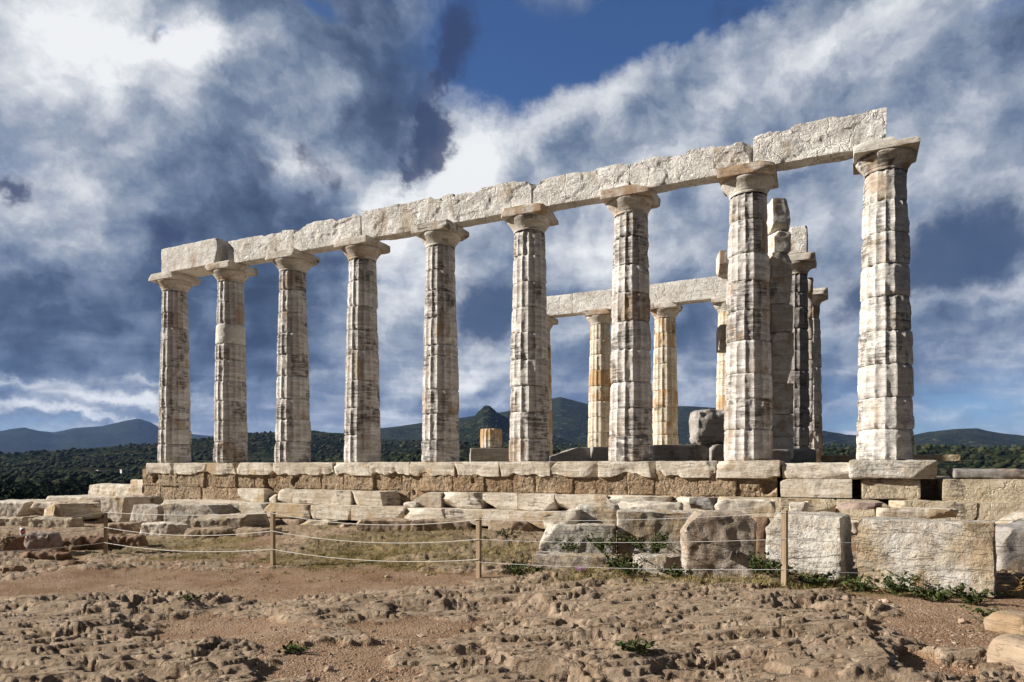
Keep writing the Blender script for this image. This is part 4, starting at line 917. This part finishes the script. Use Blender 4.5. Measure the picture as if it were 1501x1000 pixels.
for px, py, Y, rad, h, n, kind, lab in (
        (955, 812, 10.35, .50, .24, 520, 'g', 'wide green bush growing before the diagonally grooved block'), (885, 808, 10.55, .36, .20, 300, 'g', 'green bush on the low white slab before the pale broken block'), (835, 808, 10.6, .22, .16, 160, 'g', 'small green bush at the left on the low white slab'),
        (755, 842, 10.4, .24, .20, 220, 'g', 'green weed with dry tips left of the low white slab'), (765, 862, 9.9, .26, .10, 200, 'g', 'low weed at the far left foot of the low white slab'), (905, 855, 9.75, .26, .20, 260, 'g', 'green weed between the low white slab and the small angular stone'), (925, 862, 9.4, .22, .12, 180, 'g', 'low weed at the foot of the small white angular stone'),
        (995, 866, 8.75, .22, .12, 180, 'g', 'low weed at the left foot of the dark shaded slab'), (1113, 858, 8.45, .18, .20, 200, 'g', 'green weed in the slot left of the squarish white block'), (1135, 862, 8.2, .22, .17, 220, 'g', 'green weed left of the tall fence post'), (1190, 864, 8.0, .24, .10, 220, 'g', 'low weed right of the tall fence post'),
        (1262, 862, 7.75, .22, .13, 200, 'g', 'low weed at the left foot of the largest block'), (1318, 868, 7.40, .25, .19, 260, 'g', 'bushy weed under the left half of the largest block'), (1375, 876, 7.1, .24, .11, 220, 'g', 'low weed under the right half of the largest block'), (1425, 882, 6.9, .20, .13, 180, 'g', 'weed at the right foot of the largest block'),
        (1352, 872, 7.25, .10, .34, 60, 'd', 'thin tall dry stalks against the largest block'), (1482, 878, 7.2, .30, .24, 120, 'd', 'tangle of dry yellow stalks at the right edge'), (1455, 944, 6.05, .15, .11, 160, 'g', 'single bright green weed between the tan boulders'), (278, 893, 8.4, .16, .05, 90, 'g', 'little dark weed in a hollow of the foreground rock at left'), (432, 965, 5.9, .14, .05, 90, 'g', 'little weed by the end of the foreground rock ledge'), (930, 994, 5.1, .14, .05, 110, 'g', 'little weed at the bottom edge of the picture'),
        (782, 800, 10.9, .26, .26, 90, 'd', 'yellow dry grass clump left of the pale block with the broken end'), (740, 776, 13.6, .25, .14, 140, 'g', 'small green tuft below the steps right of the third fence post'), (630, 765, 15.3, .22, .10, 90, 'g', 'small green tuft on the lowest step'), (5, 800, 15.0, .22, .34, 140, 'g', 'green weed at the left edge beside the dark rock')):
    x, y, z = pt(px, py, Y); zg = gz(x, y)
    if px in (955, 885, 835): zg = max(zg, z - .02)
    rad, h, n = rad * 1.25, h * (1.55 if kind == 'g' else 1.1), int(n * 1.4)
    V, Fc, tn = leaf_cloud(n, rgp, rad, h, .045 if kind == 'g' else .10, 18 if kind == 'g' else 26)
    tag(mk('weed' if kind == 'g' else 'dry_stalks', V, Fc, M_LEAF if kind == 'g' else M_DRY, None, (x, y, zg - .01), 0, smooth=False, attrs={'tint': tn}), lab, 'weed' if kind == 'g' else 'dry plant', WG if kind == 'g' else None)
x, y, _ = pt(852, 856, 9.7)
V, Fc, tn = leaf_cloud(110, rgp, .10, .10, .022, 12); tag(mk('purple_flower', V, Fc, M_FLOWER, None, (x, y, gz(x, y) + .02), 0, smooth=False, attrs={'tint': tn}), 'small clump of purple flowers at the foot of the low white slab', 'flower')
def build_grass():
    n = 420000
    Y = 1 / rgp.uniform(1 / 17.5, 1 / 7.8, n); Xg = rgp.uniform(-.80, .80, n) * Y
    z, rk, g = ground_h(Xg, Y)
    Pn = np.stack([Xg, Y, 0 * Y], -1)
    keep = rgp.uniform(0, 1, n) < np.clip(g * 1.25, 0, 1) * sst(fbm(Pn * 3.5, 4, 71, .65), -.12, .30)
    tdist = (Xg - P1[0]) * M[0] + (Y - P1[1]) * M[1]; keep &= tdist < -1.6
    Xg, Y, z, g = Xg[keep], Y[keep], z[keep], g[keep]; n = len(Xg)
    h = rgp.uniform(.02, .075, n) * (.6 + .8 * g); a = rgp.uniform(0, 6.283, n); w = rgp.uniform(.003, .007, n); ln = rgp.normal(0, .8, (n, 2)) * h[:, None]
    b0 = np.stack([Xg - np.cos(a) * w, Y - np.sin(a) * w, z - .005], -1); b1 = np.stack([Xg + np.cos(a) * w, Y + np.sin(a) * w, z - .005], -1); tp = np.stack([Xg + ln[:, 0], Y + ln[:, 1], z + h], -1)
    V = np.stack([b0, b1, tp], 1).reshape(-1, 3); Fg = np.arange(3 * n).reshape(n, 3)
    tint = np.repeat(np.clip(rgp.uniform(0, 1, n) * .7 + .6 * (fbm(Pn[keep] * .8 + 5, 3, 72) + .3), 0, 1), 3)
    tag(mk('grass', V, Fg, M_GRASS, smooth=False, attrs={'tint': tint}), 'short dry grass between the fence and the temple steps', None, None, 'stuff')
build_grass()
ICO = None
def ico(sub):
    import bmesh
    bm = bmesh.new(); bmesh.ops.create_icosphere(bm, subdivisions=sub, radius=1.); bm.verts.ensure_lookup_table()
    V = np.array([v.co[:] for v in bm.verts]); Fi = np.array([[v.index for v in f.verts] for f in bm.faces]); bm.free(); return V, Fi
def scatter(V0, F0, C, SC, rg, jit=.25):
    n = len(C); a = rg.uniform(0, 6.283, n); c_, s_ = np.cos(a), np.sin(a)
    V = V0[None] * (1 + rg.normal(0, jit, (n, len(V0), 1))) * SC[:, None, :]
    V = np.stack([V[..., 0] * c_[:, None] - V[..., 1] * s_[:, None], V[..., 0] * s_[:, None] + V[..., 1] * c_[:, None], V[..., 2]], -1) + C[:, None, :]
    return V.reshape(-1, 3), (F0[None] + (np.arange(n) * len(V0))[:, None, None]).reshape(-1, F0.shape[1])
def build_gravel():
    V0, F0 = ico(1); n = 16000
    Y = 1 / rgp.uniform(1 / 14., 1 / 3.8, n); Xg = rgp.uniform(-.85, .85, n) * Y
    z, rk, g = ground_h(Xg, Y)
    keep = rgp.uniform(0, 1, n) < (1 - .75 * rk) * (1 - g) * sst(fbm(np.stack([Xg, Y, 0 * Y], -1) * 1.1 + 9, 4, 88, .6), -.35, .25)
    Xg, Y, z = Xg[keep], Y[keep], z[keep]; n = len(Xg)
    s = .004 + .011 * rgp.uniform(0, 1, n) ** 3 + .028 * (rgp.uniform(0, 1, n) > .988) * rgp.uniform(.4, 1.3, n)
    V, Fi = scatter(V0, F0, np.stack([Xg, Y, z + s * .25], -1), np.stack([s * rgp.uniform(.8, 1.5, n), s * rgp.uniform(.8, 1.5, n), s * rgp.uniform(.5, .9, n)], -1), rgp)
    m = stone("gravel_stone", (.46, .36, .27), (.30, .21, .15), (.24, .13, .08), band=1)
    tag(mk('gravel', V, Fi, m, smooth=False), 'loose gravel on the bare soil', None, None, 'stuff')
build_gravel()
def build_scrub():
    t = NT.__new__(NT); t.nt = M_SHRUB.node_tree
    b = [n for n in t.nt.nodes if n.type == 'BSDF_PRINCIPLED'][0]
    t.put(b.inputs['Normal'], t.bump(t.noise(t.n('ShaderNodeNewGeometry').outputs['Position'], 2.2, 3, .7), 1.0, 1.2))
    V0, F0 = ico(1); n = 26000
    az = rgp.uniform(-.72, .72, n); r = 1 / rgp.uniform(1 / 1500, 1 / 210, n) ** 1.0
    r = np.where(rgp.uniform(0, 1, n) < .5, rgp.uniform(250, 1500, n), r)
    X_ = np.sin(az) * r; Y_ = np.cos(az) * r; z = far_h(az, r)
    d_ = fbm(np.stack([X_, Y_, 0 * X_], -1) / 70, 4, 81); keep = d_ > -.06 + .1 * rgp.normal(0, 1, n)
    X_, Y_, z, r = X_[keep], Y_[keep], z[keep], r[keep]; n = len(X_)
    s = (.5 + 1.1 * rgp.uniform(0, 1, n) ** 2) * (1 + r / 1400)
    C = np.stack([X_, Y_, z + s * .35], -1)
    V, Fi = scatter(V0, F0, C, np.stack([s * rgp.uniform(.9, 1.5, n), s * rgp.uniform(.9, 1.5, n), s * rgp.uniform(.7, 1.1, n)], -1), rgp, .24)
    tint = np.repeat(np.clip(rgp.uniform(-.2, .8, n), 0, 1), len(V0))
    tag(mk('scrub', V, Fi, M_SHRUB, smooth=True, attrs={'tint': tint}), 'dark scrub covering the valley and hillsides', None, None, 'stuff')
build_scrub()
def pine_proto(seed):
    rg = np.random.default_rng(seed)
    t = thing('pine_tree', 'dark green pine in the wood below the left end of the temple', 'tree', (0, 0, 0), 0, 'pines in the wood at left')
    P = np.stack([np.cumsum(rg.normal(0, .05, 8)), np.cumsum(rg.normal(0, .05, 8)), np.linspace(-.4, 4.0, 8)], -1); V, Fc = tube(P, .12); mk('trunk', V, Fc, M_BARK, t)
    Vs, Fs, Ts = [], [], []; o = 0
    cl = []
    for k in range(26):
        a = rg.uniform(0, 6.283); rr = 2.1 * math.sqrt(rg.uniform(0, 1)); cl.append((math.cos(a) * rr, math.sin(a) * rr, 2.0 + (1 - (rr / 2.4) ** 2) * 2.6 * rg.uniform(.25, 1), rg.uniform(.5, .95)))
    for (cx_, cy_, cz_, cr) in cl:
        for q in range(52):
            d_ = rg.normal(0, 1, 3); d_ /= np.linalg.norm(d_); c = np.array([cx_, cy_, cz_]) + d_ * cr * np.array([1, 1, .7]) * rg.uniform(.5, 1.0)
            s1 = rg.normal(0, 1, 3); s1 /= np.linalg.norm(s1); s2 = np.cross(d_, s1); L = rg.uniform(.14, .30)
            Vs += [c - s1 * L, c + s2 * L * .7, c + s1 * L, c - s2 * L * .7]; Fs.append([o, o + 1, o + 2, o + 3]); Ts += [float(np.clip(rg.uniform(0, .7) + .25 * d_[2], 0, 1))] * 4; o += 4
    mk('crown', np.array(Vs), np.array(Fs), M_PINE, t, smooth=False, attrs={'tint': np.array(Ts)})
    return t
pp = [pine_proto(s) for s in (1, 2, 3)]
k = 0
for r_, px0, px1, n in ((105, -60, 150, 9), (125, -60, 180, 11), (150, -70, 200, 13), (180, -80, 215, 15), (215, -80, 230, 16)):
    for px in np.linspace(px0, px1, n):
        px = px + rgp.uniform(-7, 7); az = math.atan((px - CX) / F); rr = r_ * rgp.uniform(.92, 1.08)
        x, y = math.sin(az) * rr, math.cos(az) * rr; z = float(far_h(np.array([az]), np.array([rr]))[0])
        sc = rgp.uniform(.75, 1.2) * (1.0 if r_ > 110 else .85)
        if k < 3: o = pp[k]; o.location = (x, y, z); o.rotation_euler = (0, 0, rgp.uniform(0, 6)); o.scale = (sc,) * 3
        else: o = copy_tree(pp[k % 3], (x, y, z), rgp.uniform(0, 6), sc)
        k += 1
# far white buildings
M_WHITE = plain("white_wall", (.50, .48, .44), .8, .05, 1.); M_ROOF = plain("flat_roof", (.45, .42, .38), .8, .1, 1.); M_DARKW = plain("dark_window", (.03, .04, .05), .4)
for px, r_, w, dd, h, lab in ((1411, 640, 5, 5, 3.2, 'tiny white house on the green plain at right'), (152, 480, 7, 5, 2.6, 'small white house among shrubs in the valley at left'), (184, 470, 5, 4, 2.4, 'small white shed right of the valley house at left'), (60, 430, 22, 3, 1.4, 'long low pale wall in the valley at far left')):
    az = math.atan((px - CX) / F); x, y = math.sin(az) * r_, math.cos(az) * r_; z = float(far_h(np.array([az]), np.array([r_]))[0])
    t = thing('house' if h > 2 else 'garden_wall', lab, 'house' if h > 2 else 'wall', (x, y, z), -az + .25)
    V, Fc = boxgrid(w / 2, dd / 2, h / 2 + .5, 9); mk('wall', V + np.array([0, 0, h / 2 - .5]), Fc, M_WHITE, t, smooth=False)
    V, Fc = boxgrid(w / 2 + .15, dd / 2 + .15, .12, 9); mk('roof' if h > 2 else 'coping', V + np.array([0, 0, h + .125]), Fc, M_ROOF, t, smooth=False)
    if h > 2:
        for xx in (-w * .25, w * .25):
            V, Fc = boxgrid(.45, .03, .55, 9); mk('window', V + np.array([xx, -dd / 2 - .012, h * .55]), Fc, M_DARKW, t, smooth=False)
# birds
def bird(px, py, Y, span, mat, lab):
    x, y, z = pt(px, py, Y); s = span
    V = np.array([(-.22, 0, 0), (.0, .05, .03), (.0, -.05, .03), (.0, 0, -.05), (.25, 0, .01), (.02, .5, .16), (-.08, .5, .15), (.02, .22, .10), (-.10, .22, .08), (.02, -.5, .16), (-.08, -.5, .15), (.02, -.22, .10), (-.10, -.22, .08)]) * s
    Fb = [np.array([(0, 1, 3), (0, 3, 2), (0, 2, 1), (4, 3, 1), (4, 2, 3), (4, 1, 2)]), np.array([(1, 7, 8, 1), (7, 5, 6, 8), (2, 12, 11, 2), (11, 12, 10, 9)])]
    Fb = [np.concatenate([Fb[0], [(1, 7, 8), (2, 12, 11), (7, 5, 6), (7, 6, 8), (11, 12, 10), (11, 10, 9)]])]
    tag(mk('bird', V, Fb, mat, None, (x, y, z), .7, smooth=False), lab, 'bird', 'birds in the sky')
bird(1437, 505, 70, .6, M_DARKW, 'tiny dark bird in the sky right of the rightmost front column')
bird(205, 531, 90, .5, M_WHITE, 'tiny pale bird in the sky left of the leftmost front column')

# ------------------------------------------------------------------ haze
m = bpy.data.materials.new("haze_air"); m.use_nodes = True; t = NT(m.node_tree)
o_ = t.n('ShaderNodeOutputMaterial'); pv = t.n('ShaderNodeVolumePrincipled')
pv.inputs['Color'].default_value = (.30, .50, 1.0, 1); pv.inputs['Density'].default_value = 5e-5; pv.inputs['Anisotropy'].default_value = .0
t.nt.links.new(pv.outputs[0], o_.inputs['Volume'])
V, Fc = boxgrid(7600, 7600, 300, 20000); hz = mk('haze', V + np.array([0, 0, 300 - 75]), Fc, m, smooth=False); tag(hz, kind='stuff')
hz['label'] = 'thin blue air over the far hills'
